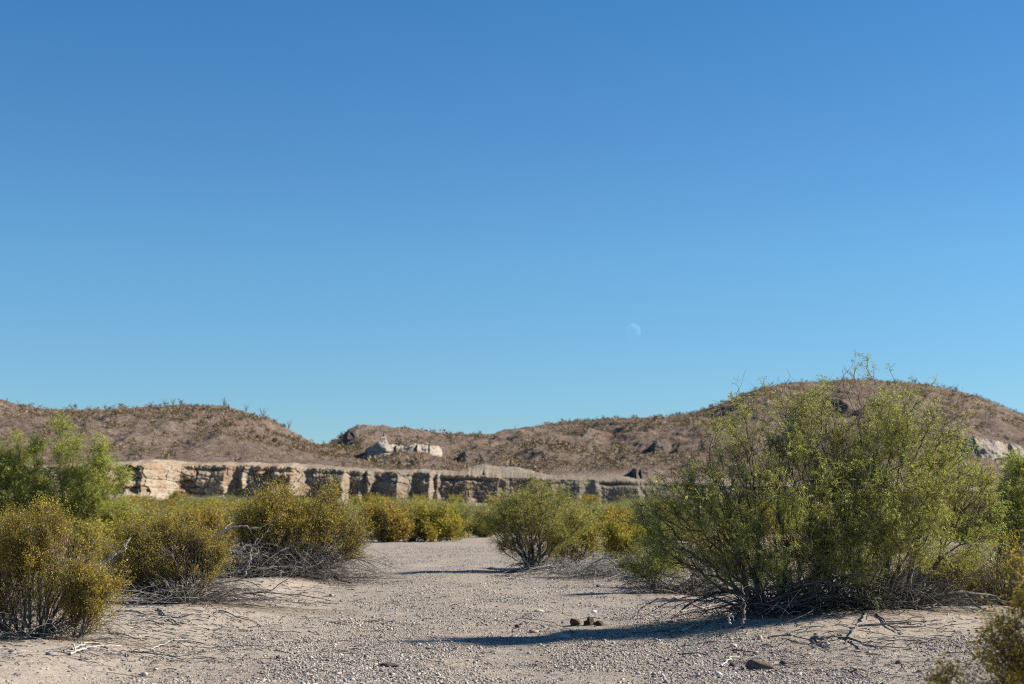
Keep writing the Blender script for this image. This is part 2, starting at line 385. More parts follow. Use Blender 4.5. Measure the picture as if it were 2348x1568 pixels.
hills = {}
def hill(key, prof, Dr, gul, seed, amp):
    px_, py_ = zip(*prof)
    xs = np.arange(-500, 2900, 2.2)
    yr = np.interp(xs, px_, py_); ker = np.exp(-np.linspace(-2, 2, 15) ** 2); ker /= ker.sum()
    yr = np.convolve(np.pad(yr, 7, 'edge'), ker, 'valid')
    D1 = np.interp(xs, [-500, 2900], Dr) + 14 * fbm(xs / 260, xs * 0, seed=seed + 5, oct=2)
    Dc = cliff_depth(xs) + 4
    zc = P(xs, np.interp(xs, cxk, ctop), cliff_depth(xs))[:, 2] + 0.05
    zr = P(xs, yr, D1)[:, 2]
    rise = np.maximum(zr - zc, 0)
    rows, s_ = [], np.concatenate([np.linspace(0, 1, 300), 1 + np.linspace(0.02, 1.2, 40)])
    for s in s_:
        D = Dc + (D1 - Dc) * s
        if s <= 1: h = rise * (0.80 * s + 0.20 * (1 - (1 - s) ** 2.2))
        else: h = rise * np.cos(np.clip((s - 1) / 0.9, 0, 1) * math.pi / 2) ** 1.2 * (1.0) - 6 * (s - 1)
        X = P(xs, 1000, D)[:, 0]
        env = (0.12 + 0.88 * np.sin(math.pi * min(s, 1)) ** 0.8) if s <= 1 else 0.12
        nz = amp * (fbm(X / gul, D / (gul * 2.3), seed=seed, oct=5) - 0.25 + 0.35 * (1 - 2 * np.abs(vnoise(X / (gul * .8), D / (gul * 3), seed=seed + 9))))
        nz = nz * np.clip(rise / 14, 0.05, 1) * env + 0.75 * fbm(X / 3.2, D / 4.2, seed=seed + 3, oct=5, gain=.6) * min(1, s * 8) * (0.5 if s > .97 else 1) * np.clip(rise / 5, 0, 1)
        rows.append(np.stack([X, D, zc - 0.3 * (1 - np.clip(s * 20, 0, 1)) + h + nz], -1))
    A = np.array(rows)
    ch = np.clip(1 - s_ * 22, 0, 1)[:, None] * np.ones(len(xs))[None] * 0.9
    me = mesh_np('hill', A.reshape(-1, 3), grid_faces(len(s_), len(xs)), M_HILL, smooth=True, attrs={'chalk': ch})
    hills[key] = (A, s_, xs)
    return tag(link('hill', me), kind='structure')
profA = [(-500, 900), (-100, 905), (0, 915), (60, 929), (100, 935), (240, 938), (330, 931), (430, 925), (510, 927), (560, 941), (600, 956), (650, 976), (700, 1003), (740, 1019), (780, 1026), (850, 1036), (950, 1050), (1050, 1065), (1200, 1084), (1300, 1096), (1500, 1104), (2800, 1132)]
profB = [(-500, 1060), (500, 1058), (700, 1045), (760, 1022), (788, 1006), (797, 993), (830, 982), (880, 980), (950, 987), (1050, 995), (1130, 997), (1180, 985), (1250, 972), (1290, 966), (1330, 970), (1380, 965), (1450, 958), (1540, 957), (1600, 942), (1680, 915), (1740, 890), (1800, 877), (1850, 872), (1900, 874), (1930, 868), (1990, 868), (2050, 873), (2120, 882), (2200, 895), (2260, 915), (2310, 935), (2347, 948), (2500, 985), (2900, 1040)]
hill('A', profA, (360, 380), 15, 70, 3.0)
hill('B', profB, (470, 560), 16, 90, 3.7)

# ------------------------------------------------------------------ rocks: lumps from an icosphere-like base
def ico(sub):
    import bmesh
    bm = bmesh.new(); bmesh.ops.create_icosphere(bm, subdivisions=sub, radius=1)
    v = np.array([x.co[:] for x in bm.verts]); f = np.array([[w.index for w in x.verts] for x in bm.faces]); bm.free(); return v, f
ICO = {k: ico(k) for k in (1, 2, 3, 4)}
def lump(size, sub=3, seed=0, rough=0.25, facet=0.5, freq=1.6):
    v, f = ICO[sub]; v = v.copy()
    n = fbm(v[:, 0] * freq + seed * 7.1, v[:, 1] * freq + 3.3, v[:, 2] * freq, seed=seed, oct=3)
    r_ = np.random.default_rng(seed); pl = nrm(r_.normal(size=(9, 3)))
    d = v @ pl.T; cut = np.max(d, axis=1)
    rad = (1 + rough * n) * (1 - facet + facet * 0.86 / np.maximum(cut, 0.5))
    return v * rad[:, None] * np.array(size), f
def rock(name, label, cat, loc, size, colour, seed, sub=3, rough=0.25, facet=0.5, mat=None, smooth=False, sink=0.25, group=None, rz=0.0):
    v, f = lump(size, sub, seed, rough, facet); v[:, 2] += size[2] * (1 - 2 * sink)
    c = np.ones((len(v), 3)) * np.array(colour)
    me = mesh_np(name, v, f, mat or M_STONE, c, smooth, attrs={'talus': np.zeros(len(v))})
    o = link(name, me, None, [float(q) for q in loc]); o.rotation_euler[2] = rz
    return tag(o, label, cat, group)

# rock outcrops standing out of the hillsides
def hill_at(key, x, y):
    """depth at which the slope of a hill is met by the ray through (x, y)"""
    A, s_, xs_ = hills[key]; j = int(np.argmin(np.abs(xs_ - x))); c = A[:300, j]
    need = P(x, y, c[:, 1])[:, 2]
    i = int(np.argmax(c[:, 2] >= need)); return c[i]
def outcrop(name, label, key, top, bot, mat, seed, lay=3.0, rough=1.0, turn=0.2, lean=0.65):
    """a ledge of rock standing out of the slope: top and bottom edge in picture points"""
    x = np.arange(top[0][0], top[-1][0] + .1, 0.55)
    yt = np.interp(x, *zip(*top)); yb = np.interp(x, *zip(*bot))
    Dk = [hill_at(key, q, np.interp(q, x, yb))[1] for q in np.linspace(x[0], x[-1], 14)]
    X = P(x, yb, np.median(Dk))[:, 0]; Db = np.median(Dk) - 3.0 + 0.30 * (X - X.mean()) + 5.0 * np.abs((x - x.mean()) / (x[-1] - x[0]) * 2) ** 5      # the whole ledge is turned a little toward the right
    zb = P(x, yb, Db)[:, 2] - 0.4; zt = P(x, yt, Db)[:, 2]; X = P(x, yb, Db)[:, 0]
    zt = zt + 0.6 * fbm(X / 1.0, X * 0, seed=seed + 2, oct=4, gain=.6)
    rows = []; H = (zt - zb).max()
    for t in np.linspace(0, 1, 46):
        z = zb - 3.0 + (zt - zb + 3.0) * t
        u_ = X / 5.5 + 0.5 * vnoise(X / 4, X * 0, seed=seed + 4); bt = turn * 5.5 * (1 - (u_ - np.floor(u_))) * (0.75 + 0.25 * vnoise(np.floor(u_), X * 0, seed=seed + 5))
        zq = z + 0.10 * X + 0.35 * vnoise(X / 6, X * 0, seed=seed + 8); iq = np.floor(zq * 1.1 + 0.3 * vnoise(X / 3, z, seed=seed + 9)).astype(np.int64)
        bl = 0.45 * _hash(iq, iq * 0, iq * 0, seed) + 1.3 * vnoise(X / 2.4, z / 2.2, seed=seed + 10) + 0.8 * fbm(X / 1.1, z / 0.8, seed=seed + 11, oct=5, gain=.6) - 0.8 * (np.abs(vnoise(X / 4.5, z / 14, seed=seed + 12)) < 0.035)
        rows.append(np.stack([X, Db - (bt + bl * 0.8) * rough + lean * (z - zb), z], -1))
    top_ = rows[-1]
    for k, u in enumerate((0.15, 0.4, 0.7, 1.0)):
        r = top_.copy(); r[:, 1] += 7 * u; r[:, 2] -= (zt - zb) * 0.9 * u * (0.3 if u < .5 else 1) ; rows.append(r)
    A = np.array(rows); base = np.array([X.mean(), Db.mean(), zb.mean()])
    me = mesh_np(name, A.reshape(-1, 3) - base, grid_faces(len(rows), len(x)), mat, smooth=False, attrs={'talus': np.zeros(A.shape[:2])})
    return tag(link(name, me, None, [float(q) for q in base]), label, 'rock')
outcrop('rock_outcrop', 'white layered rock outcrop with a stacked pinnacle on the middle hill', 'B',
        [(836, 1031), (843, 1025), (850, 1021), (858, 1019), (862, 1017), (868, 1010), (870, 1001), (873, 1001), (875, 993), (879, 994), (881, 1003), (884, 1010), (889, 1018), (903, 1016), (912, 1020), (926, 1023), (934, 1017), (948, 1013), (962, 1015), (975, 1014), (988, 1018), (996, 1018), (1006, 1025), (1014, 1033)],
        [(838, 1031), (870, 1034), (905, 1042), (935, 1047), (960, 1043), (985, 1037), (1010, 1033)], M_CHALK, 603, 5)
outcrop('rock_outcrop', 'white chalky ledge on the hillside at the right edge', 'B',
        [(2210, 1012), (2228, 1002), (2246, 999), (2262, 1006), (2275, 1003), (2300, 1008), (2318, 1018), (2330, 1016), (2360, 1030), (2420, 1034)], [(2225, 1022), (2262, 1040), (2300, 1058), (2340, 1064), (2420, 1066)], M_CHALK, 640, 4, 1.0, 0.25, 1.0)
outcrop('rock_outcrop', 'small dark rock outcrop right of the white rock pinnacle', 'B',
        [(1052, 1040), (1062, 1035), (1078, 1035), (1092, 1036), (1106, 1044), (1122, 1056)], [(1052, 1041), (1075, 1052), (1100, 1060), (1122, 1060)], M_DARKROCK, 620, 3, .8, .25, 1.3)
outcrop('rock_outcrop', 'dark rock outcrop high on the gullied slope left of the big mesquite', 'B',
        [(1490, 1022), (1500, 1008), (1516, 1006), (1532, 1016), (1545, 1028)], [(1490, 1023), (1515, 1030), (1545, 1032)], M_DARKROCK, 611, 3, .8, .25, 1.3)
outcrop('rock_outcrop', 'dark rock with a pale hollow just above the right end of the cliff', 'B',
        [(1448, 1080), (1454, 1074), (1470, 1078), (1494, 1079), (1500, 1088)], [(1448, 1081), (1470, 1097), (1500, 1098)], M_DARKROCK, 612, 3, .8, .25, 1.3)
outcrop('rock_outcrop', 'brown rock knob on the skyline at the saddle between the hills', 'B',
        [(786, 1006), (793, 996), (800, 992), (812, 986), (824, 983)], [(786, 1008), (800, 1006), (824, 1000)], M_DARKROCK, 614, 3, .6)

# ------------------------------------------------------------------ plants
def tubes(paths, rads, sides=4, cols=None):
    """paths: list of (k,3); rads: list of (k,) -> V, F, C"""
    Vs, Fs, Cs = [], [], []; o = 0
    th = np.arange(sides) * 2 * math.pi / sides; ct, st = np.cos(th), np.sin(th)
    for i, (p, r) in enumerate(zip(paths, rads)):
        k = len(p); t = np.gradient(p, axis=0); t = nrm(t)
        m = t.mean(0); ref = np.array([0.31, 0.83, 0.2]) if abs(m[0]) > abs(m[1]) else np.array([0.83, 0.2, 0.31])
        a = nrm(np.cross(t, ref)); b = np.cross(t, a)
        ring = p[:, None, :] + r[:, None, None] * (a[:, None, :] * ct[None, :, None] + b[:, None, :] * st[None, :, None])
        Vs.append(ring.reshape(-1, 3))
        base = o + np.arange(k - 1)[:, None] * sides; j = np.arange(sides)[None]; j2 = (j + 1) % sides
        Fs.append(np.stack([base + j, base + j2, base + j2 + sides, base + j + sides], -1).reshape(-1, 4))
        c = np.array([1., 1, 1]) if cols is None else cols[i]
        Cs.append(np.broadcast_to(c, (k * sides, 3))); o += k * sides
    if not Vs: return np.zeros((0, 3)), np.zeros((0, 4), int), np.zeros((0, 3))
    return np.concatenate(Vs), np.concatenate(Fs), np.concatenate(Cs)

def grow(base, targets, alpha=0.35, seg=0.12, wig=0.25, r_tip=0.0022, pw=2.3, seed=0, start_up=0.5):
    """branch skeleton joining every target point to the base points (each target takes the node that is cheapest in distance + path)"""
    r_ = np.random.default_rng(seed)
    base = np.atleast_2d(base); N = len(base); cap = 60000
    pos = np.zeros((cap, 3)); pl = np.zeros(cap); par = np.full(cap, -1); dr = np.zeros((cap, 3)); n = N
    pos[:N] = base; dr[:N] = (0, 0, 1)
    rt = np.arange(cap)
    cen = base.mean(0); targets = targets[np.argsort(np.linalg.norm(targets - cen, axis=1) + r_.normal(0, 0.05, len(targets)))]
    paths = []
    for t in targets:
        d = np.linalg.norm(pos[:n] - t, axis=1)
        back = np.einsum('ij,ij->i', dr[:n], (t - pos[:n])) / np.maximum(d, 1e-6)
        cost = d * (1 + 0.55 * (back < 0.15)) + alpha * pl[:n]
        i = int(np.argmin(cost)); L = d[i]
        if L < seg * 0.5: continue
        k = max(2, int(math.ceil(L / seg))); s = np.linspace(0, 1, k + 1)[1:, None]
        m0 = (dr[i] * start_up + nrm(t - pos[i]) * (1 - start_up)) * L; m1 = (t - pos[i]) * 0.9 + np.array([0, 0, 0.12 * L])
        h = (2 * s**3 - 3 * s**2 + 1) * pos[i] + (s**3 - 2 * s**2 + s) * m0 + (-2 * s**3 + 3 * s**2) * t + (s**3 - s**2) * m1
        j = r_.normal(0, wig * seg, (k, 3)); j[-1] *= 0.3; h = h + j
        if n + k >= cap: break
        pos[n:n + k] = h; par[n:n + k] = [i] + list(range(n, n + k - 1))
        sl = np.linalg.norm(np.diff(np.vstack([pos[i], h]), axis=0), axis=1); pl[n:n + k] = pl[i] + np.cumsum(sl)
        rt[n:n + k] = rt[i]
        dr[n:n + k] = nrm(np.diff(np.vstack([pos[i], h]), axis=0))
        paths.append([i] + list(range(n, n + k))); n += k
    w = np.zeros(n)
    haschild = np.zeros(n, bool); haschild[par[:n][par[:n] >= 0]] = True
    w[~haschild] = 1
    for i in range(n - 1, N - 1, -1):
        w[i] += 0.02; w[par[i]] += w[i]
    rad = r_tip * np.maximum(w, 1) ** (1 / pw)
    return pos[:n].copy(), par[:n].copy(), dr[:n].copy(), rad, paths, rt[:n].copy()

def blob_points(blobs, n, r_, Y, dmul=1.0, shell=0.45, sub=0.5, wisp=0.07):
    """points in the union of ellipsoids given in picture pixels at depth Y: (cx, cy, rx, ry[, dy[, weight]]), gathered in uneven clumps"""
    out = []
    w = np.array([(b[2] * b[3] * b[2] * (b[5] if len(b) > 5 else 1)) ** 0.8 for b in blobs]); w /= w.sum()
    for b, k in zip(blobs, r_.multinomial(n, w)):
        if k == 0: continue
        dy = b[4] if len(b) > 4 else 0; m = MPP(Y + dy); c = P(b[0], b[1], Y + dy)
        ns = max(6, int(k / 12)); q = nrm(r_.normal(size=(ns, 3))); rr = r_.random(ns) ** (1 / 3.0); rr = rr * (1 - shell) + shell * rr ** 0.35
        cs = q * rr[:, None] * r_.uniform(0.75, 1.12, (ns, 1)); sw = r_.lognormal(0, 0.45, ns); sw /= sw.sum()
        i = r_.choice(ns, k, p=sw); e = nrm(r_.normal(size=(k, 3))) * (r_.random((k, 1)) ** 0.5) * sub * r_.uniform(0.5, 1.3, (k, 1))
        pt = cs[i] + e * np.array([0.8, 0.8, 1.15])
        pt = pt * np.where(r_.random((k, 1)) < wisp, r_.uniform(1.05, 1.4, (k, 1)), 1.0)
        out.append(c + pt * np.array([b[2] * m, 0.5 * (b[2] + b[3]) * m * dmul, b[3] * m]))
    return np.concatenate(out)

def feather_leaves(p, d, L, Wd, m, r_, col):
    """feathery leaves: m leaflet pairs along each axis. p,d (n,3); L length; Wd leaflet length"""
    n = len(p); d = nrm(d)
    side = nrm(np.cross(d, nrm(r_.normal(size=(n, 3)))));
    s = (np.arange(m) + 0.7) / m
    sag = np.array([0, 0, -1.0])
    L = L * r_.uniform(0.6, 1.25, n)
    ax = p[:, None] + d[:, None] * (L[:, None] * s[None])[..., None] + sag * (0.28 * L[:, None] * s[None] ** 2)[..., None]
    Vq = []
    for sg in (-1, 1):
        o = side * sg
        ld = nrm(o[:, None] * 1.0 + d[:, None] * 0.55 + sag * 0.25 + r_.normal(0, 0.22, (n, m, 3)))
        wv = nrm(np.cross(ld, r_.normal(size=(n, m, 3))))
        ll = Wd * (1 - 0.35 * np.abs(s - 0.45) * 2)[None, :, None] * r_.uniform(0.8, 1.2, (n, m, 1)); lw = ll * 0.17
        a = ax; t = ax + ld * ll; mid = ax + ld * ll * 0.5
        Vq.append(np.stack([a, mid + wv * lw, t, mid - wv * lw], 2))
    Vq = np.concatenate(Vq, 1)                       # n, 2m, 4, 3
    V = Vq.reshape(-1, 3); Fc = np.arange(len(V)).reshape(-1, 4)
    C = np.repeat(col, 2 * m * 4, axis=0)
    return V, Fc, C
def small_leaves(p, size, per, spread, r_, col, asp=0.55):
    n = len(p); q = np.repeat(p, per, axis=0) + r_.normal(0, spread, (n * per, 3))
    a = nrm(r_.normal(size=q.shape) + np.array([0, 0, 0.4])); b = nrm(np.cross(a, r_.normal(size=q.shape)))
    s = size * r_.uniform(0.6, 1.3, (len(q), 1))
    V = np.stack([q, q + a * s * 0.5 + b * s * asp * 0.5, q + a * s, q + a * s * 0.5 - b * s * asp * 0.5], 1).reshape(-1, 3)
    return V, np.arange(len(V)).reshape(-1, 4), np.repeat(np.repeat(col, per, axis=0) * r_.uniform(0.8, 1.2, (n * per, 1)), 4, axis=0)

def palette(n, cols, wts, r_, var=0.22):
    c = np.array(cols)[r_.choice(len(cols), n, p=np.array(wts) / sum(wts))]
    return c * r_.lognormal(0, var, (n, 1))
def clump_keep(p, r_, scale, dens, seed):
    n = fbm(p[:, 0] / scale, p[:, 1] / scale, p[:, 2] / scale, seed=seed, oct=2)
    return r_.random(len(p)) < np.clip(dens + 1.5 * n, 0.04, 1.0)

GREEN = ([(0.28, 0.30, 0.065), (0.36, 0.37, 0.09), (0.18, 0.20, 0.05), (0.47, 0.45, 0.15)], [4, 3.4, 2.3, 1.3])
LIME = ([(0.34, 0.37, 0.07), (0.42, 0.43, 0.10), (0.23, 0.26, 0.055), (0.47, 0.46, 0.13)], [4, 3, 2.2, 1.4])
GOLD = ([(0.40, 0.29, 0.028), (0.44, 0.33, 0.04), (0.26, 0.195, 0.02), (0.33, 0.285, 0.035)], [4, 3, 2.3, 3])
OLIVE = ([(0.37, 0.31, 0.05), (0.30, 0.275, 0.045), (0.45, 0.37, 0.065), (0.22, 0.195, 0.035)], [4, 3, 2, 2])
FARM = ([(0.30, 0.29, 0.08), (0.37, 0.35, 0.10), (0.21, 0.205, 0.06), (0.42, 0.37, 0.12)], [4, 3, 3, 1])
FARL = ([(0.27, 0.29, 0.08), (0.33, 0.34, 0.10), (0.19, 0.21, 0.065)], [4, 3, 3])

def shoots(pos, dr, rad, par, sel, per, length, r_, up=0.3, k=4, r0=0.0022, wig=0.12):
    """short side twigs on the thin wood"""
    if len(sel) == 0: return [], []
    idx = r_.choice(sel, per); n = len(idx)
    f = r_.random((n, 1)); b = pos[idx] * f + pos[np.maximum(par[idx], 0)] * (1 - f)
    d = nrm(dr[idx] * 0.8 + nrm(r_.normal(size=(n, 3))) * 0.9 + np.array([0, 0, up]))
    L = length * r_.uniform(0.4, 1.3, (n, 1)); s = np.linspace(0, 1, k)
    pts = b[:, None] + d[:, None] * (L * s[None])[..., None] + np.cumsum(r_.normal(0, wig, (n, k, 3)) * L[:, None] / k, axis=1) * (s > 0)[None, :, None]
    rr = np.linspace(1, 0.45, k) * r0
    return list(pts), [rr] * n

def plant(name, label, cat, base, targets, kind, seed, Y, leafcols=GREEN, alpha=0.35, seg=0.11, wig=0.3, r_tip=0.0024, dens=0.55, clump=0.35,
          shoot=(2, 0.22), leaves=3, leaf=(0.085, 0.014, 7), leafzone=None, dead=None, group=None, extra=None, pw=2.25, start_up=0.5, thick=0.016, leafr=0.007, rootz=None, bark=None, bare=0):
    r_ = np.random.default_rng(seed)
    base = np.atleast_2d(base); org = base.mean(0)
    root = thing(name, label, cat, org, group)
    if extra is not None: targets = np.concatenate([targets, extra])
    targets = targets[targets[:, 2] > gz(targets[:, 0], targets[:, 1]) + 0.06]
    pos, par, dr, rad, paths, rt = grow(base, targets, alpha, seg, wig, r_tip, pw, seed, start_up)
    # thick wood and thin wood
    P_, R_, T_, Q_, G_ = [], [], [], [], []
    for p in paths:
        q = pos[p]; r = rad[p].copy(); r[0] = min(r[0], r[1] * 1.15)
        big = r > thick
        if big.sum() >= 2:
            k = int(np.argmin(big)) if not big.all() else len(p)
            k = max(k, 2); G_.append(rt[p[0]]); P_.append(q[:k + 1] if k < len(p) else q); R_.append(r[:k + 1] if k < len(p) else r)
            if k < len(p) - 1: T_.append(q[k:]); Q_.append(r[k:])
        else: T_.append(q); Q_.append(r)
    bm_ = bark or (M_BARK_MESQ if kind == 'mesquite' else M_BARK_CREO)
    if P_:
        for gk in sorted(set(G_)):
            ii = [q for q in range(len(P_)) if G_[q] == gk]
            V, Fc, C = tubes([P_[q] for q in ii], [R_[q] for q in ii], 7); link('trunk', mesh_np('trunk', V - org, Fc, bm_, C * r_.uniform(0.8, 1.15, (1, 1)), True), root)
    thin = np.where((rad < leafr) & (par >= 0))[0]
    if leafzone is not None: thin = thin[leafzone(pos[thin])]
    thin = thin[clump_keep(pos[thin], r_, clump, dens, seed + 5)]
    sp_, sr_ = shoots(pos, dr, rad, par, thin, shoot[0], shoot[1], r_, r0=r_tip * 0.8)
    bp_, br_ = shoots(pos, dr, rad, par, np.where((rad < leafr * 1.5) & (par >= 0))[0], bare, shoot[1] * 1.7, r_, r0=r_tip * 1.15, k=5, wig=0.25)
    T_ += bp_; Q_ += br_
    tc = [np.ones(3) * r_.uniform(0.75, 1.25) * (np.array([1.25, 0.95, 0.8]) if r_.random() < 0.25 else 1) for _ in range(len(T_) + len(sp_))]
    V, Fc, C = tubes(T_ + sp_, Q_ + sr_, 3, tc)
    link('branches', mesh_np('branches', V - org, Fc, bm_, C, True), root)
    if sp_:
        A = np.array(sp_); n, k, _ = A.shape
        f = r_.random((n, leaves)) * (k - 1.001); i = f.astype(int); f = (f - i)[..., None]
        ii = np.arange(n)[:, None]
        lp = (A[ii, i] * (1 - f) + A[ii, i + 1] * f).reshape(-1, 3)
        ld = nrm(np.repeat(nrm(A[:, -1] - A[:, 0]), leaves, axis=0) * 0.5 + nrm(r_.normal(size=(n * leaves, 3))) * 0.9 + np.array([0, 0, -0.15]))
        cl = palette(len(lp), *leafcols, r_)
        if kind == 'mesquite': V, Fc, C = feather_leaves(lp, ld, leaf[0], leaf[1], leaf[2], r_, cl)
        else: V, Fc, C = small_leaves(lp, leaf[0], leaf[2], leaf[1], r_, cl)
        link('foliage', mesh_np('foliage', V - org, Fc, M_LEAF_MESQ if kind == 'mesquite' else M_LEAF_CREO, C), root)
    if dead: dead_tangle(root, org, base, dead, r_)
    return root

def dead_tangle(root, org, base, spec, r_):
    """bare grey wood arching out round the foot: (count, reach, height, radius)"""
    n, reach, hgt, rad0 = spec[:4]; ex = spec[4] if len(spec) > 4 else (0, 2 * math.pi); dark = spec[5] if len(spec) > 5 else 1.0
    paths, rads, cols = [], [], []
    for i in range(n):
        b = base[r_.integers(len(base))] + np.array([*r_.normal(0, 0.12, 2), 0]); a = r_.uniform(*ex)
        L = reach * r_.uniform(0.35, 1.1); H = hgt * r_.uniform(0.05, 1.0) ** 1.3; k = 11
        s = np.linspace(0, 1, k); arch = H * (4 * s * (1 - s) * 0.7 + 0.3 * s * r_.uniform(-0.3, 1.5))
        ang = a + np.cumsum(r_.normal(0, 0.2, k) + r_.choice([0, 0, 0, 0, .6, -.6], k))
        st = np.stack([np.cos(ang), np.sin(ang)], -1) * L / k; xy = b[:2] + np.cumsum(st, axis=0)
        z = gz(xy[:, 0], xy[:, 1]) + 0.01 + arch + np.abs(np.cumsum(r_.normal(0, 0.014, k)))
        q = np.column_stack([xy, z]); r = rad0 * r_.lognormal(-0.45, 0.5) * np.linspace(1, 0.3, k)
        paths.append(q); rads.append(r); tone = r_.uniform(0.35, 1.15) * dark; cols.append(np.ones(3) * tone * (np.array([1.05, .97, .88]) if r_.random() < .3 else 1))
        for _ in range(r_.integers(1, 4)):
            j = r_.integers(3, k - 2); m = 6; d = nrm(np.array([math.cos(ang[j]), math.sin(ang[j]), r_.uniform(-.3, .6)]) + r_.normal(0, 0.6, 3))
            l2 = L * r_.uniform(0.15, 0.4)
            p2 = q[j] + d * (np.linspace(0, 1, m)[:, None] * l2) + np.cumsum(r_.normal(0, 0.02, (m, 3)), 0) * (np.arange(m) > 0)[:, None]
            p2[:, 2] = np.maximum(p2[:, 2], gz(p2[:, 0], p2[:, 1]) + 0.004)
            paths.append(p2); rads.append(r[j] * np.linspace(0.7, 0.25, m)); cols.append(np.ones(3) * tone * 1.05)
    V, Fc, C = tubes(paths, rads, 4, cols)
    link('dead_branches', mesh_np('dead_branches', V - org, Fc, M_DEAD, C, True), root)

def shoot_pts(x0, y0, x1, y1, Y, n=5):
    x = np.linspace(x0, x1, n); y = np.linspace(y0, y1, n); return P(x, y, Y)

r0 = np.random.default_rng(11)
# --- the big mesquite on its mound
YB = 17.2
def gpt(x, Y):
    p = P(x, 1100, Y); p[..., 2] = gz(p[..., 0], p[..., 1]); return p
bigb = [(1790, 1050, 120, 125, 0.2), (1950, 1040, 140, 130, 0.3), (2090, 1070, 130, 125, 0.4), (2180, 1120, 80, 110, 0.3, 0.9), (1690, 1130, 120, 120), (1850, 1190, 170, 110, -0.3), (2040, 1190, 150, 110, -0.3),
        (1600, 1210, 130, 100, -0.2, 1.4), (1740, 1270, 160, 80, -0.4, 1.0), (1650, 1090, 90, 90, 0, 1.0), (1960, 1280, 160, 70, -0.4, .7), (1545, 1160, 60, 80, 0, 0.6), (2200, 1220, 80, 80, 0.2, 0.7), (1700, 970, 60, 60, 0, .9), (2150, 985, 70, 55, 0, .9), (1850, 950, 90, 50, 0, .8), (2010, 945, 80, 40, 0, .8),
        (1560, 1300, 70, 40, -.2, .5), (1700, 1340, 110, 30, -.5, .3), (1640, 1030, 40, 60, 0, .5), (1900, 1080, 130, 120, 0, 1.2), (1840, 980, 100, 60, .3, .9), (2020, 1130, 150, 100, -.2)]
ex = np.concatenate([shoot_pts(1720, 1000, 1686, 882, 17.1), shoot_pts(1960, 960, 1932, 846, 17.3), shoot_pts(2030, 980, 2049, 832, 17.0, 6), shoot_pts(2150, 1010, 2243, 926, 17.2), shoot_pts(2010, 900, 1930, 846, 17.2),
                     shoot_pts(1560, 1120, 1490, 1075, 17.0), shoot_pts(1600, 1270, 1450, 1240, 16.9), shoot_pts(1800, 960, 1796, 872, 17.3), shoot_pts(1600, 1340, 1440, 1345, 16.6, 6), shoot_pts(2200, 1170, 2330, 1140, 17.0, 6)])
T = blob_points(bigb + [(2230, 1110, 60, 70, .2, .9), (2245, 1190, 60, 55, 0, .8), (2270, 1150, 50, 40, .3, .7), (1520, 1240, 60, 50, 0, .6)], 3300, np.random.default_rng(77), YB, 0.9, 0.35, 0.75, 0.10)
plant('mesquite_shrub', 'largest shrub, feathery green mesquite with dark tangled trunks on a sandy mound', 'shrub',
      gpt([1740, 1790, 1850, 1905, 1985, 2030, 2070], [17.2, 17.3, 17.0, 17.5, 17.1, 17.4, 17.7]), T, 'mesquite', 21, YB, GREEN, alpha=0.75, seg=0.10, wig=0.26,
      leafzone=lambda q: np.random.default_rng(4).random(len(q)) < np.clip((q[:, 2] - 0.35) / 0.6, 0.22, 1), bare=1700, clump=0.34, pw=2.05,
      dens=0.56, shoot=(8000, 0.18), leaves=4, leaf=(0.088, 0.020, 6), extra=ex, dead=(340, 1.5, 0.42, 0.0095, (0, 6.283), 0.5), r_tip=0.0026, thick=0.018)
# --- low mesquite left of it, with its dark shade
plant('mesquite_shrub', 'low dark green mesquite just left of the largest shrub', 'shrub', gpt([1490, 1510], [25.5, 25.8]),
      blob_points([(1490, 1275, 55, 40), (1450, 1290, 30, 24), (1530, 1262, 36, 40)], 350, r0, 25.6), 'mesquite', 23, 25.6, GREEN, alpha=.6, seg=0.12, dens=.75, shoot=(900, .2), leaves=4, leaf=(0.11, 0.02, 5), dead=(30, 0.9, 0.12, 0.012))
# --- mid mesquite in the wash
plant('mesquite_shrub', 'round olive green mesquite standing alone at the middle of the wash', 'shrub', gpt([1212, 1222, 1232], [34.2, 34.4, 34.3]),
      np.concatenate([blob_points([(1215, 1190, 85, 58), (1150, 1195, 45, 38, -0.3), (1280, 1195, 50, 55, .3), (1200, 1150, 70, 40), (1270, 1130, 60, 35, 0, .7), (1180, 1240, 60, 30), (1270, 1240, 50, 35), (1130, 1180, 40, 30, 0, .6), (1345, 1190, 36, 40, 0, .5), (1140, 1225, 40, 28, 0, .8), (1210, 1265, 70, 18, 0, .5)], 1300, r0, 34.3), shoot_pts(1290, 1150, 1340, 1102, 34.3, 4), shoot_pts(1300, 1200, 1375, 1125, 34.2, 5), shoot_pts(1220, 1140, 1215, 1092, 34.2, 4)]),
      'mesquite', 25, 34.3, ([(0.33, 0.33, 0.075), (0.41, 0.38, 0.095), (0.23, 0.235, 0.055), (0.45, 0.29, 0.09)], [4, 3, 2.4, 1.0]), alpha=.8, seg=0.16, wig=.22, r_tip=0.0038, dens=.7, shoot=(2600, .26), leaves=4, leaf=(0.14, 0.028, 5), dead=(40, 1.0, 0.25, 0.012), leafr=0.014, thick=0.025)
# --- mesquite at the right edge, behind
plant('mesquite_shrub', 'green mesquite cut by the right edge behind the largest shrub', 'shrub', gpt([2330, 2380], [21.5, 21.8]),
      blob_points([(2300, 1190, 70, 90), (2360, 1150, 80, 100), (2290, 1290, 60, 70), (2400, 1250, 90, 90), (2250, 1230, 50, 60), (2330, 1080, 50, 40)], 1300, r0, 21.6), 'mesquite', 27, 21.6, LIME, alpha=.7, seg=0.14, r_tip=.003, dens=.62, shoot=(5200, .22), leaves=4, leaf=(0.10, 0.02, 6), dead=(40, 1.2, 0.3, 0.012), leafr=.009)

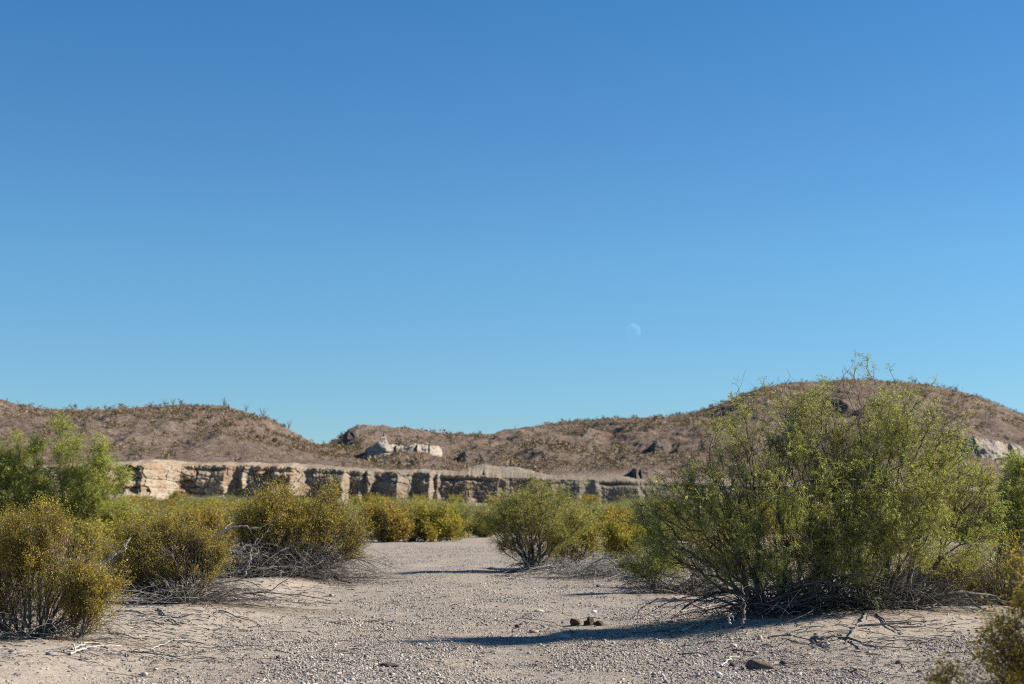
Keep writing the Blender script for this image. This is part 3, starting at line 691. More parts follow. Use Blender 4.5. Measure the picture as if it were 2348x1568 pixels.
# --- creosote bushes
def creosote(label, bx, Yb, blobs, n, seed, Y, cols=GOLD, scale=1.0, dead=None, extra=None, dens=0.56, **kw):
    a = dict(alpha=0.9, seg=0.10 * scale, wig=0.2, r_tip=0.0017 * scale, dens=dens, clump=0.30 * scale, shoot=(int(n * 2.2), 0.17 * scale), leaves=5, leaf=(0.0158 * scale, 0.015 * scale, 3), leafr=0.0062 * scale, thick=0.011 * scale, pw=2.35, start_up=0.35, bare=int(n * 0.2))
    a.update(kw)
    return plant('creosote_bush', label, 'bush', gpt(bx, Yb), blob_points(blobs, n, r0, Y, 0.9, 0.35, 0.6, 0.16), 'creosote', seed, Y, cols, dead=dead, extra=extra, **a)
creosote('golden creosote bush in the left foreground, nearest to the left edge', [88, 100, 112, 60, 30], [14.6, 14.7, 14.5, 14.8, 14.9],
         [(90, 1240, 90, 70), (30, 1290, 80, 80, .2), (150, 1290, 80, 70), (100, 1350, 110, 55), (60, 1200, 50, 40, 0, .7), (-40, 1270, 80, 100, .3), (-40, 1370, 60, 50, .2), (210, 1310, 60, 70, 0, .9), (10, 1390, 60, 35), (110, 1190, 50, 30, 0, .6), (170, 1220, 40, 30, 0, .5), (100, 1410, 60, 22, 0, .4)], 2100, 31, 14.7,
         dead=(90, 1.2, 0.25, 0.006, (0, 6.283), .7), dens=.48, shoot=(4200, 0.17),
         leafzone=lambda q: np.random.default_rng(6).random(len(q)) < np.clip((q[:, 2] - 0.28) / 0.4, 0.12, 1), bare=250)
creosote('small leaning creosote bush with pale stems at right of the nearest golden one', [178, 188, 196], [14.6, 14.5, 14.6],
         [(190, 1385, 45, 40), (235, 1360, 40, 45, -.1), (150, 1400, 36, 30), (245, 1400, 32, 26), (200, 1340, 60, 30)], 420, 33, 14.5, dens=.8)
creosote('golden green creosote bush, second from the left foreground, among grey sticks', [405, 425, 440, 455], [20.4, 20.6, 20.3, 20.5],
         [(380, 1260, 80, 50), (440, 1270, 70, 50), (320, 1270, 50, 50), (400, 1310, 100, 40), (480, 1290, 36, 40), (350, 1225, 60, 28), (440, 1330, 60, 25), (300, 1320, 40, 30), (280, 1290, 50, 40, .2), (330, 1350, 70, 22, 0, .7), (470, 1240, 40, 30, 0, .6)], 1900, 35, 20.5,
         ([(0.41, 0.30, 0.028), (0.37, 0.30, 0.038), (0.28, 0.24, 0.03), (0.21, 0.16, 0.02)], [3, 4, 3, 2]), 1.25, dead=(220, 1.7, 0.32, 0.0070, (0, 6.283), 0.7))
creosote('wide creosote bush over a skirt of arching bare grey branches', [600, 630, 660, 690], [29.0, 29.2, 28.9, 29.3],
         [(640, 1190, 100, 50), (740, 1190, 70, 50), (700, 1220, 120, 40), (560, 1190, 50, 40, 0, .6), (800, 1235, 55, 38), (830, 1250, 32, 30), (650, 1150, 60, 24, 0, .6), (760, 1150, 40, 30, 0, .4)], 1700, 37, 29.1,
         ([(0.44, 0.335, 0.042), (0.38, 0.31, 0.048), (0.28, 0.23, 0.033), (0.44, 0.35, 0.055)], [4, 4, 3, 1]), 1.8, dead=(600, 2.4, 0.76, 0.0082, (0, 6.283), 0.7), dens=.5,
         extra=np.concatenate([shoot_pts(740, 1170, 735, 1090, 29.2, 4), shoot_pts(745, 1160, 715, 1100, 29.2, 4), shoot_pts(755, 1160, 778, 1105, 29.2, 4), shoot_pts(650, 1160, 660, 1120, 29.2, 3)]))
creosote('yellow creosote bush right behind the lone round mesquite', [1290, 1305, 1320], [37.5, 37.7, 37.6],
         [(1310, 1230, 55, 45), (1340, 1250, 34, 30), (1280, 1250, 45, 32), (1320, 1200, 40, 25)], 500, 39, 37.6, OLIVE, 2.2, dens=.8)
creosote('olive creosote bush low behind the largest shrub near the right edge', [2170, 2190, 2210], [20.6, 20.8, 20.7],
         [(2180, 1320, 75, 50), (2240, 1310, 60, 55), (2120, 1340, 40, 35), (2200, 1360, 90, 30), (2290, 1340, 50, 50)], 900, 41, 20.7, OLIVE, 1.3, dead=(40, 1.0, 0.25, 0.01))
creosote('olive gold creosote at the right edge behind the blurred branches', [2290, 2310, 2330], [18.4, 18.6, 18.5],
         [(2300, 1330, 60, 60), (2350, 1300, 60, 60), (2250, 1360, 50, 36), (2330, 1390, 70, 40)], 760, 50, 18.5, OLIVE, 1.1)
creosote('dark gold creosote seen between the trunks of the largest shrub', [1780, 1800, 1820], [23.5, 23.7, 23.6],
         [(1790, 1270, 90, 55), (1700, 1285, 70, 40), (1870, 1280, 70, 45)], 620, 47, 23.6, OLIVE, 1.4)
creosote('olive creosote behind the right trunks of the largest shrub', [2030, 2050, 2070], [22.3, 22.4, 22.5],
         [(2050, 1290, 90, 60), (1960, 1300, 70, 40), (2130, 1290, 50, 45)], 620, 48, 22.4, OLIVE, 1.3)
creosote('golden creosote low behind the left trunks of the largest shrub', [1620, 1640, 1660], [27.5, 27.6, 27.7],
         [(1640, 1255, 80, 45), (1570, 1265, 50, 34)], 460, 49, 27.6, GOLD, 1.7)
# out-of-focus creosote close to the lens on the right
NB = 8.0
creosote('brown gold out of focus creosote branches close by at bottom right', [2440, 2470, 2500], [8.2, 8.1, 8.3],
         [(2300, 1500, 50, 60), (2335, 1420, 36, 60, 0, .8), (2180, 1555, 60, 18, 0, 1.2), (2250, 1555, 90, 30), (2380, 1480, 80, 110), (2170, 1560, 34, 16, 0, .6), (2325, 1310, 20, 45, 0, .4), (2420, 1350, 80, 120), (2450, 1500, 120, 90), (2290, 1440, 50, 60), (2330, 1540, 80, 50), (2220, 1530, 40, 24, 0, .7)], 1000, 43, NB,
         ([(0.42, 0.30, 0.055), (0.52, 0.38, 0.08), (0.30, 0.215, 0.045)], [4, 3, 2]), 0.72, dens=.5, leaf=(0.020, 0.014, 2), shoot=(1500, 0.12))

# --- pale green mesquite tree at the left, farther back
YT = 56.0
tb = [(40, 1085, 70, 55), (10, 1140, 100, 70), (152, 1045, 32, 58, 0, 1.6), (212, 1032, 36, 40, 0, 1.6), (160, 1120, 80, 60), (248, 1085, 44, 40, 0, 1.3), (150, 1175, 120, 50), (245, 1165, 60, 44), (70, 1035, 34, 40, 0, 1.4), (5, 1050, 34, 40, 0, 1.4), (-60, 1080, 80, 80), (142, 985, 13, 30, 0, 1.6), (290, 1185, 30, 30), (190, 1205, 90, 22, 0, .8), (60, 1195, 110, 40)]
plant('mesquite_tree', 'tallest light green mesquite at the left edge in front of the hill', 'tree', gpt([60, 90, 130, 170], [YT, YT + .5, YT - .3, YT]),
      np.concatenate([blob_points(tb, 2300, r0, YT, .8, .4, .42), shoot_pts(150, 1040, 142, 955, YT, 4)]), 'mesquite', 45, YT, LIME, alpha=.7, seg=.28, wig=.22, r_tip=.007, dens=.85, clump=.6, shoot=(8500, .45), leaves=5, leaf=(0.26, 0.055, 4), leafr=.026, thick=.05, pw=2.4)

for lab_, bx_, by_, sp_ in (('low heap of grey dead brush right of the lone round mesquite', [1330, 1400, 1460], [32.0, 31.0, 30.0], (230, 1.6, 0.40, 0.010)),
                            ('tangle of dead grey branches at the left edge under the nearest creosote', [-20, 10, 40], [17.5, 17.6, 17.4], (150, 0.9, 0.42, 0.009)),
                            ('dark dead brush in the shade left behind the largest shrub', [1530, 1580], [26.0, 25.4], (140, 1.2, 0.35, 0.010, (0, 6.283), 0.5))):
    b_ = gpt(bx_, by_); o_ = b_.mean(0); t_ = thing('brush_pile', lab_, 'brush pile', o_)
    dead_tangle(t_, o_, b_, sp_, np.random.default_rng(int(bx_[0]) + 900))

# --- prototypes for the bushes of the valley floor: built once, then copied with their parts
def copy_thing(o, loc, sc, rz, label, cat, group, name=None):
    c = o.copy(); COL.objects.link(c); c.location = [float(v) for v in loc]; c.scale = sc; c.rotation_euler = (0, 0, rz)
    if name: c.name = name
    c['label'] = label; c['category'] = cat
    if group: c['group'] = group
    for ch in o.children:
        d = ch.copy(); COL.objects.link(d); d.parent = c
    return c
def proto(name, kind, w, h, seed, cols, label, group):
    r_ = np.random.default_rng(seed); n = 380
    ns = 16; a = r_.uniform(0, 6.28, ns); rad_ = r_.random(ns) ** .6 * w * 0.42
    cs = np.column_stack([np.cos(a) * rad_, np.sin(a) * rad_, h * (0.30 + 0.52 * r_.random(ns) * (1 - (rad_ / w) ** 2 * 2.2))])
    cs[:, :2] *= np.where(r_.random((ns, 1)) < .3, 1.3, 1.0)
    t = cs[r_.integers(0, ns, n)] + nrm(r_.normal(size=(n, 3))) * (r_.random((n, 1)) ** .5) * np.where(r_.random((n, 1)) < .12, 1.7, 1.0) * np.array([0.36, 0.36, 0.32]) * np.array([w / 2, w / 2, h])
    base = np.array([[0.25, 0, 0], [-0.25, 0.1, 0], [0.0, -0.2, 0.0], [0.05, 0.2, 0]])
    off = np.array([0., 60., gz(0, 60)])
    return plant(name, label, 'bush', base + off, t + off, kind, seed, 60, cols, alpha=.9, seg=.25, wig=.2, r_tip=.006, dens=.9, clump=.5, shoot=(1350, .42), leaves=5,
                 leaf=(0.17, 0.05, 3) if kind == 'mesquite' else (0.085, 0.06, 3), leafr=.022, thick=.03, pw=2.6, group=group)
GC, GM = 'creosote bushes across the valley floor below the cliff', 'green mesquites across the valley floor below the cliff'
LC, LM = 'golden brown creosote bush in the scrub band below the cliff', 'soft green mesquite in the scrub band below the cliff'
pc = [proto('creosote_bush', 'creosote', 2.6, 1.7, 101 + i, c, LC, GC) for i, c in enumerate((OLIVE, OLIVE, ([(0.41, 0.30, 0.07), (0.35, 0.265, 0.06), (0.27, 0.21, 0.045)], [3, 3, 2])))]
pm = [proto('mesquite_shrub', 'mesquite', 3.2, 2.0, 111 + i, c, LM, GM) for i, c in enumerate((FARM, FARL))]
used = set()
def floor_bush(kind, i, x, y_base, h_px, w_px, label=None, Y=None):
    """a bush with its foot at picture point (x, y_base)"""
    src = (pc if kind == 'c' else pm)[i % (3 if kind == 'c' else 2)]
    if Y is None: g = ray_ground(x, y_base)
    else: g = gpt(x, Y)
    m = MPP(g[1]); h0, w0 = (1.7, 2.6) if kind == 'c' else (2.0, 3.2)
    sc = (w_px * m / w0, w_px * m / w0, h_px * m / h0); rz = float(r0.uniform(0, 6.28))
    grp = None if label else (GC if kind == 'c' else GM); lab = label or (LC if kind == 'c' else LM)
    key = (kind, i % (3 if kind == 'c' else 2))
    if key not in used:
        used.add(key); src.location = [float(v) for v in g]; src.scale = sc; src.rotation_euler = (0, 0, rz); src['label'] = lab
        if label and 'group' in src: del src['group']
        return src
    return copy_thing(src, g, sc, rz, lab, 'bush', grp)
# the ones that stand clear at the far end of the wash
floor_bush('c', 2, 893, 1242, 84, 140, 'rusty gold creosote bush at the far left end of the wash')
floor_bush('c', 0, 990, 1240, 82, 130, 'rusty gold creosote bush at the middle of the far end of the wash')
floor_bush('m', 0, 940, 1228, 92, 190, 'green mesquite between and behind the two rusty creosote bushes')
floor_bush('m', 1, 1060, 1230, 84, 150, 'grey green mesquite right of the two rusty creosote bushes')
floor_bush('c', 1, 1105, 1232, 50, 70, 'small olive creosote bush peeping out left of the lone round mesquite')
floor_bush('c', 0, 1430, 1282, 96, 110, 'rusty creosote bush between the lone mesquite and the largest shrub')
floor_bush('c', 2, 1400, 1238, 70, 90, 'brown creosote bush farther back right of the lone mesquite')
floor_bush('m', 0, 1500, 1246, 70, 130, 'green mesquite seen through the left side of the largest shrub')
floor_bush('c', 1, 330, 1262, 80, 150, 'olive creosote bush directly behind the second creosote from the left')
floor_bush('c', 2, 480, 1262, 90, 150, 'brown creosote bush left behind the skirt of bare branches')
floor_bush('m', 0, 800, 1232, 88, 190, 'green mesquite behind the right half of the widest creosote')
floor_bush('c', 0, 200, 1290, 90, 170, 'golden creosote bush right behind the nearest one at the left edge')
rr = np.random.default_rng(5)
for kd, i_, x_, yb_, h_, w_, lb_ in (('m', 1, 350, 1236, 84, 170, 'green mesquite left behind the second creosote, under the left end of the cliff'),
        ('c', 1, 430, 1248, 84, 170, 'olive gold creosote mound between the second and the widest creosote'),
        ('m', 0, 560, 1240, 88, 180, 'green mesquite behind the left half of the widest creosote'),
        ('c', 2, 520, 1236, 76, 150, 'brown gold creosote under the middle of the left cliff'),
        ('c', 0, 690, 1240, 90, 170, 'gold creosote right behind the crown of the widest creosote'),
        ('c', 1, 300, 1262, 90, 140, 'olive creosote at the foot of the pale green tree'),
        ('m', 1, 1340, 1226, 74, 150, 'green mesquite just right behind the lone round mesquite'),
        ('m', 0, 1170, 1222, 72, 150, 'green mesquite just left behind the lone round mesquite'),
        ('c', 2, 1560, 1240, 76, 150, 'brown creosote seen through the lower left of the largest shrub'),
        ('m', 1, 1640, 1246, 84, 170, 'pale green mesquite behind the left trunks of the largest shrub')):
    floor_bush(kd, i_, x_, yb_, h_, w_, lb_)
for y_b, cnt, hp, wp in ((1240, 16, 72, 130), (1226, 26, 62, 115), (1214, 30, 52, 100), (1203, 32, 44, 92), (1195, 34, 36, 86)):
    for k in range(cnt):
        x = -60 + (k + rr.uniform(0.1, 0.9)) * 2460 / cnt
        if y_b >= 1226 and 700 < x < 1120: continue
        if y_b == 1240 and 1120 < x < 1420: continue
        t = 'm' if rr.random() < 0.5 - 0.12 * (y_b - 1214) / 12 else 'c'
        floor_bush(t, int(rr.integers(6)), x, y_b + rr.uniform(-3, 3), hp * 0.92 * min(1.45, rr.lognormal(-.02, .26)), wp * rr.uniform(.75, 1.5))
Ygs = np.linspace(150, 214, 5)
for Yg in Ygs:
    cnt = 34
    for k in range(cnt):
        x = -60 + (k + rr.uniform(0.1, 0.9)) * 2460 / cnt
        t = 'm' if rr.random() < 0.5 else 'c'
        floor_bush(t, int(rr.integers(6)), x, 0, 1.5 * min(1.5, rr.lognormal(-.1, .35)) / MPP(Yg), 3.4 * rr.uniform(.6, 1.5) / MPP(Yg), Y=Yg + rr.uniform(-6, 6))

# --- scrub on the hills
def scrub_mesh(name, seed, w=1.0, h=0.8, n=60, cols=None):
    r_ = np.random.default_rng(seed)
    q = nrm(r_.normal(size=(n, 3))) * (r_.random((n, 1)) ** 0.5) * np.array([w / 2, w / 2, h / 2]) + np.array([0, 0, h * 0.5])
    V, Fc, C = small_leaves(q, 0.24, 1, 0.03, r_, palette(n, *(cols or OLIVE), r_, 0.3), 0.7)
    return V, Fc, C
SC = ([(0.17, 0.12, 0.07), (0.21, 0.145, 0.065), (0.12, 0.095, 0.065), (0.22, 0.185, 0.13)], [3, 3, 3, 1.5])
protoS = [scrub_mesh('s', 200 + k, 1.0, 0.8, 30, SC) for k in range(6)]
def hill_sample(key, n, r_):
    A, s_, xs_ = hills[key]
    js = np.where((xs_ > -60) & (xs_ < 2420))[0]
    j = r_.choice(js, n); i = (r_.random(n) ** 0.75 * 303).astype(int)
    p = A[i, j]; return p, s_[i], xs_[j]
pts = []
for key, n in (('A', 8500), ('B', 19000)):
    p, s, x = hill_sample(key, n, rr)
    ok = s > 0.04
    if key == 'A': ok &= x < 1300
    d = fbm(p[:, 0] / 18, p[:, 1] / 30, seed=77, oct=3); ok &= (rr.random(n) < 0.42 + 1.9 * d)
    pts.append(p[ok])
pts = np.concatenate(pts); sz = rr.lognormal(-0.25, 0.4, len(pts)) * (0.75 + 0.5 * rr.random(len(pts)))
app = sz / pts[:, 1]; order = np.argsort(-app); big, rest = order[:230], order[230:]
Vs, Fs, Cs = [], [], []; o = 0
for k in rest:
    v, f, c = protoS[k % 6]; a = rr.uniform(0, 6.28); ca, sa = math.cos(a), math.sin(a)
    w = v * sz[k] * np.array([1.1, 1.1, 0.9]); w = np.column_stack([w[:, 0] * ca - w[:, 1] * sa, w[:, 0] * sa + w[:, 1] * ca, w[:, 2]]) + pts[k]
    Vs.append(w); Fs.append(f + o); Cs.append(c * rr.uniform(.7, 1.35)); o += len(v)
me = mesh_np('hillside_scrub', np.concatenate(Vs), np.concatenate(Fs), M_SCRUB, np.concatenate(Cs))
tag(link('hillside_scrub', me), 'low dull brown green scrub dotted over the slopes of the hills', 'scrub', kind='stuff')
pme = [mesh_np('scrub_bush', v, f, M_SCRUB, c) for v, f, c in protoS]
for k in big:
    ob = link('scrub_bush', pme[k % 6], None, [float(v) for v in pts[k]]); s = float(sz[k]); ob.scale = (1.1 * s, 1.1 * s, 0.9 * s); ob.rotation_euler[2] = float(rr.uniform(0, 6.28))
    tag(ob, 'dark olive scrub bush standing among the low scrub of the hillside', 'bush', 'larger scrub bushes on the hillsides')

# --- ocotillos on the skyline
def ocotillo_mesh(seed, n=13, h=3.2):
    r_ = np.random.default_rng(seed); paths, rads = [], []
    for i in range(n):
        a = r_.uniform(0, 6.28); lean = r_.uniform(0.1, 0.55); s = np.linspace(0, 1, 7); L = h * r_.uniform(.6, 1.1)
        q = np.column_stack([np.cos(a) * lean * L * s ** 1.2, np.sin(a) * lean * L * s ** 1.2, L * s * (1 - 0.15 * lean)]) + np.cumsum(r_.normal(0, 0.02, (7, 3)), 0)
        paths.append(q); rads.append(np.linspace(0.055, 0.025, 7))
    V, Fc, C = tubes(paths, rads, 4); return mesh_np('ocotillo', V, Fc, M_BARK_MESQ, C * np.array([1.2, 1.15, 1.0]))
om = [ocotillo_mesh(300 + k) for k in range(4)]
def ocotillo(key, x, h_px, label, group=None):
    A, s_, xs_ = hills[key]; j = int(np.argmin(np.abs(xs_ - x))); c = A[:, j]
    el = (c[:, 2] - CAMZ) / c[:, 1]; i = int(np.argmax(el)); p = c[i]
    ob = link('ocotillo', om[int(abs(x)) % 4], None, [float(p[0]), float(p[1]), float(p[2]) - 0.1]); s = h_px * MPP(p[1]) / 3.2
    ob.scale = (s, s, s); ob.rotation_euler[2] = float(rr.uniform(0, 6.28)); return tag(ob, label, 'ocotillo', group)
G = 'ocotillos along the skyline'
ocotillo('A', 602, 26, 'ocotillo furthest right of three tall ones on the left hill skyline', G)
ocotillo('A', 563, 20, 'bushy low ocotillo in the middle of three on the left hill shoulder', G)
ocotillo('A', 511, 22, 'ocotillo at the top of the left hill where the skyline turns down', G)
ocotillo('A', 662, 22, 'lone ocotillo halfway down the right slope of the left hill', G)
ocotillo('A', 375, 18, 'ocotillo left of the dome of the left hill', G)
ocotillo('A', 395, 20, 'ocotillo just left of the dome top of the left hill', G)
ocotillo('A', 240, 16, 'ocotillo above the pale green tree on the left skyline', G)
ocotillo('A', 170, 14, 'ocotillo on the left skyline between the tree and the frame edge', G)
ocotillo('A', 740, 14, 'small ocotillo in the saddle between the two hills', G)
for x in (2055, 2100, 2150, 2196): ocotillo('B', x, rr.uniform(10, 15), 'short ocotillo along the top right shoulder of the right hill', G)
for x in (1840, 1905, 1945, 2000): ocotillo('B', x, rr.uniform(7, 11), 'tiny ocotillo on the crest of the right hill behind the largest shrub', G)
for x in (12, 40, 70): ocotillo('A', x, rr.uniform(9, 13), 'tiny ocotillo on the skyline at the left edge', G)
for x in (1180, 1290, 1610, 1660): ocotillo('B', x, rr.uniform(7, 10), 'tiny ocotillo on the low middle skyline', G)

# ------------------------------------------------------------------ things lying on the ground
def stick(label, pts, r=0.010, tone=0.9, forks=2, seed=0, Y=None, lift=0.02, name='fallen_branch', mat=None, group=None, red=1.0):
    """pts: picture points; every one rests on the ground unless Y is given"""
    r_ = np.random.default_rng(seed)
    if Y is None: w = np.array([ray_ground(x, y) for x, y in pts])
    else: w = np.array([P(x, y, Y) for x, y in pts])
    k = 6 * (len(w) - 1) + 1; t = np.linspace(0, len(w) - 1, k); q = np.stack([np.interp(t, range(len(w)), w[:, a]) for a in range(3)], -1)
    for _ in range(2): q[1:-1] = (q[:-2] + q[1:-1] * 2 + q[2:]) / 4
    L = np.linalg.norm(w[-1] - w[0]); q[1:-1] += r_.normal(0, 0.012, (k - 2, 3))
    if Y is None: q[:, 2] = gz(q[:, 0], q[:, 1]) + r * 0.6 + lift * np.sin(np.linspace(0, math.pi, k)) * r_.uniform(.6, 1.4)
    paths, rads = [q], [np.linspace(r, r * 0.35, k)]
    for _ in range(forks):
        j = r_.integers(2, k - 2); d = nrm(q[min(j + 2, k - 1)] - q[j - 1]); a = r_.choice([-1, 1]) * r_.uniform(0.4, 1.0)
        d = np.array([d[0] * math.cos(a) - d[1] * math.sin(a), d[0] * math.sin(a) + d[1] * math.cos(a), 0.15 + d[2]]); l2 = L * r_.uniform(.15, .4); m = 6
        p2 = q[j] + d * (np.linspace(0, 1, m)[:, None] * l2) + np.cumsum(r_.normal(0, 0.012, (m, 3)), 0) * (np.arange(m) > 0)[:, None]
        p2[:, 2] = np.maximum(p2[:, 2], gz(p2[:, 0], p2[:, 1]) + 0.003); paths.append(p2); rads.append(rads[0][j] * np.linspace(.75, .3, m))
    V, Fc, C = tubes(paths, rads, 5); o = q[0]
    return tag(link(name, mesh_np(name, V - o, Fc, mat or M_DEAD, C * tone * np.array([red, 1, 1]), True), None, [float(v) for v in o]), label, 'branch', group)
stick('pale bleached bare branch slanting up between the two front creosote bushes', [(222, 1300), (255, 1278), (285, 1258), (297, 1232)], .017, 1.5, 3, 1, Y=17.0)
stick('bare grey branch rising from the skirt of the widest creosote', [(505, 1222), (545, 1205), (590, 1212), (620, 1200)], .019, .9, 3, 2, Y=28.0)
stick('pale curved branch arched in front of the skirt of bare branches', [(560, 1320), (572, 1290), (575, 1262), (600, 1235), (615, 1210)], .017, .85, 2, 3, Y=27.2)
stick('long pale branch with curled end lying at bottom left beside the flat blue stone', [(160, 1502), (190, 1492), (240, 1486), (278, 1483)], .012, 1.35, 2, 4)
stick('pale forked branch just behind the curled one at bottom left', [(165, 1490), (200, 1480), (245, 1478)], .010, 1.2, 2, 5)
stick('thin pale twig lying at the bottom left corner edge', [(0, 1503), (40, 1503), (75, 1496)], .007, 1.2, 1, 6)
stick('thick dark grey branch aimed right below the second creosote', [(362, 1398), (378, 1415), (400, 1428), (415, 1438)], .017, .75, 3, 7)
stick('long straight grey branch lying left of the thick dark one', [(268, 1402), (320, 1408), (372, 1420)], .012, 1.0, 2, 8)
stick('short dark branch under the long straight grey one', [(300, 1430), (340, 1428), (376, 1436)], .012, .7, 2, 9)
stick('long grey branch lying across the sand toward the gravel', [(250, 1452), (290, 1460), (330, 1470)], .010, .8, 2, 10)
stick('pale arched stick at the edge of the gravel on the left', [(345, 1490), (380, 1478), (430, 1472), (480, 1480)], .008, 1.2, 2, 11)
stick('dark forked stick left of the wash in front of the arched pale one', [(290, 1495), (340, 1502), (400, 1510), (440, 1522)], .009, .6, 3, 12)
stick('dark crooked branch on the sandy slope below the skirt of bare branches', [(480, 1415), (500, 1402), (540, 1418), (590, 1430)], .011, .6, 2, 13)
stick('long arched dark twig right of the second creosote bush', [(500, 1342), (545, 1340), (585, 1352), (610, 1380), (622, 1390)], .011, .6, 2, 14, lift=.12)
stick('grey twig running toward the wash from the widest creosote', [(632, 1390), (665, 1372), (700, 1362)], .009, .7, 1, 15)
stick('long thin dark curved twig arched over the tip of the big shadow', [(1162, 1432), (1190, 1420), (1230, 1428), (1270, 1432), (1305, 1450)], .006, .5, 1, 16, lift=.05)
stick('dark thick branch in two pieces on the sand in front of the big mesquite', [(1868, 1458), (1885, 1475), (1905, 1490)], .018, .5, 2, 17)
stick('thin dark branch left of the thick one on the sand by the mesquite', [(1760, 1462), (1810, 1462), (1860, 1474), (1905, 1497)], .009, .5, 2, 18)
stick('bundle like dark branch at right on the sand in front of the big mesquite', [(1925, 1460), (1960, 1475), (1995, 1490), (2090, 1488)], .013, .5, 4, 19)
stick('dark straight stick on the gravel below the shaded sand', [(1678, 1492), (1710, 1500), (1738, 1501)], .009, .45, 1, 20)
stick('dark straight stick on the gravel in the lower right middle', [(1560, 1502), (1600, 1503), (1628, 1507)], .009, .45, 1, 21)
stick('bleached white twig on the gravel right of the bottom middle', [(1655, 1530), (1672, 1515), (1692, 1508)], .009, 1.7, 0, 22)
stick('pale forked branch at the edge of the big shadow left of the mound', [(1560, 1452), (1590, 1440), (1618, 1432)], .014, 1.4, 2, 23)
stick('small white upright stub branch right of the pale forked one', [(1672, 1428), (1670, 1418), (1672, 1408)], .009, 1.6, 1, 24, Y=14.9)
stick('reddish bare branch reaching left from the big mesquite over the gravel', [(1610, 1395), (1560, 1372), (1510, 1372), (1475, 1392), (1450, 1420)], .011, .5, 3, 25, Y=15.6, red=1.5)
stick('short upright dark stub standing at the left foot of the big mesquite', [(1702, 1428), (1704, 1395), (1700, 1352)], .022, .45, 1, 26, Y=15.5)
stick('thin dark stick lying among the stones at lower right', [(1770, 1526), (1830, 1522), (1890, 1518)], .006, .5, 1, 27)
stick('forked grey root like branch lying down the front of the mound', [(1990, 1405), (1975, 1430), (1955, 1455), (1940, 1478)], .016, .6, 4, 28)
stick('forked dark branch lying at right of the root like one', [(2010, 1410), (2040, 1440), (2070, 1455)], .013, .5, 3, 29)
stick('pale stick under the trunk line at the left of the mound', [(1560, 1402), (1620, 1396), (1660, 1384)], .012, 1.1, 2, 30)
r9 = np.random.default_rng(88)
def litter_stuff():
    """loose twigs nobody could count"""
    paths, rads, cols = [], [], []
    zones = [((1500, 2250), (1385, 1480), 420), ((180, 560), (1385, 1520), 700), ((-20, 260), (1430, 1530), 170), ((450, 820), (1310, 1390), 200), ((600, 2300), (1330, 1560), 520), ((300, 900), (1400, 1560), 320), ((1650, 2250), (1470, 1560), 260), ((1300, 1520), (1270, 1325), 420), ((1120, 1330), (1300, 1330), 100)]
    for (x0, x1), (y0, y1), n in zones:
        for _ in range(n):
            c = ray_ground(r9.uniform(x0, x1), r9.uniform(y0, y1)); a = r9.uniform(0, 6.28); L = r9.lognormal(-2.1, .6); k = 5
            far = c[1] / 16
            ang = a + np.cumsum(r9.normal(0, .25, k)); xy = c[:2] + np.cumsum(np.stack([np.cos(ang), np.sin(ang)], -1) * L * max(1, far) / k, 0)
            z = gz(xy[:, 0], xy[:, 1]) + 0.004 + (0.25 * r9.random() if (x0, y0) == (1300, 1270) else 0.02) * np.sin(np.linspace(0, 3.1, k)) * r9.random()
            paths.append(np.column_stack([xy, z])); rads.append(np.linspace(1, .4, k) * r9.uniform(.0022, .0065) * max(1, far)); cols.append(np.ones(3) * r9.choice([.25, .4, .7, 1.1, 1.3]))
    V, Fc, C = tubes(paths, rads, 3, cols)
    tag(link('twig_litter', mesh_np('twig_litter', V, Fc, M_DEAD, C)), 'loose dead twigs strewn over the sand round the shrubs', 'litter', kind='stuff')
litter_stuff()

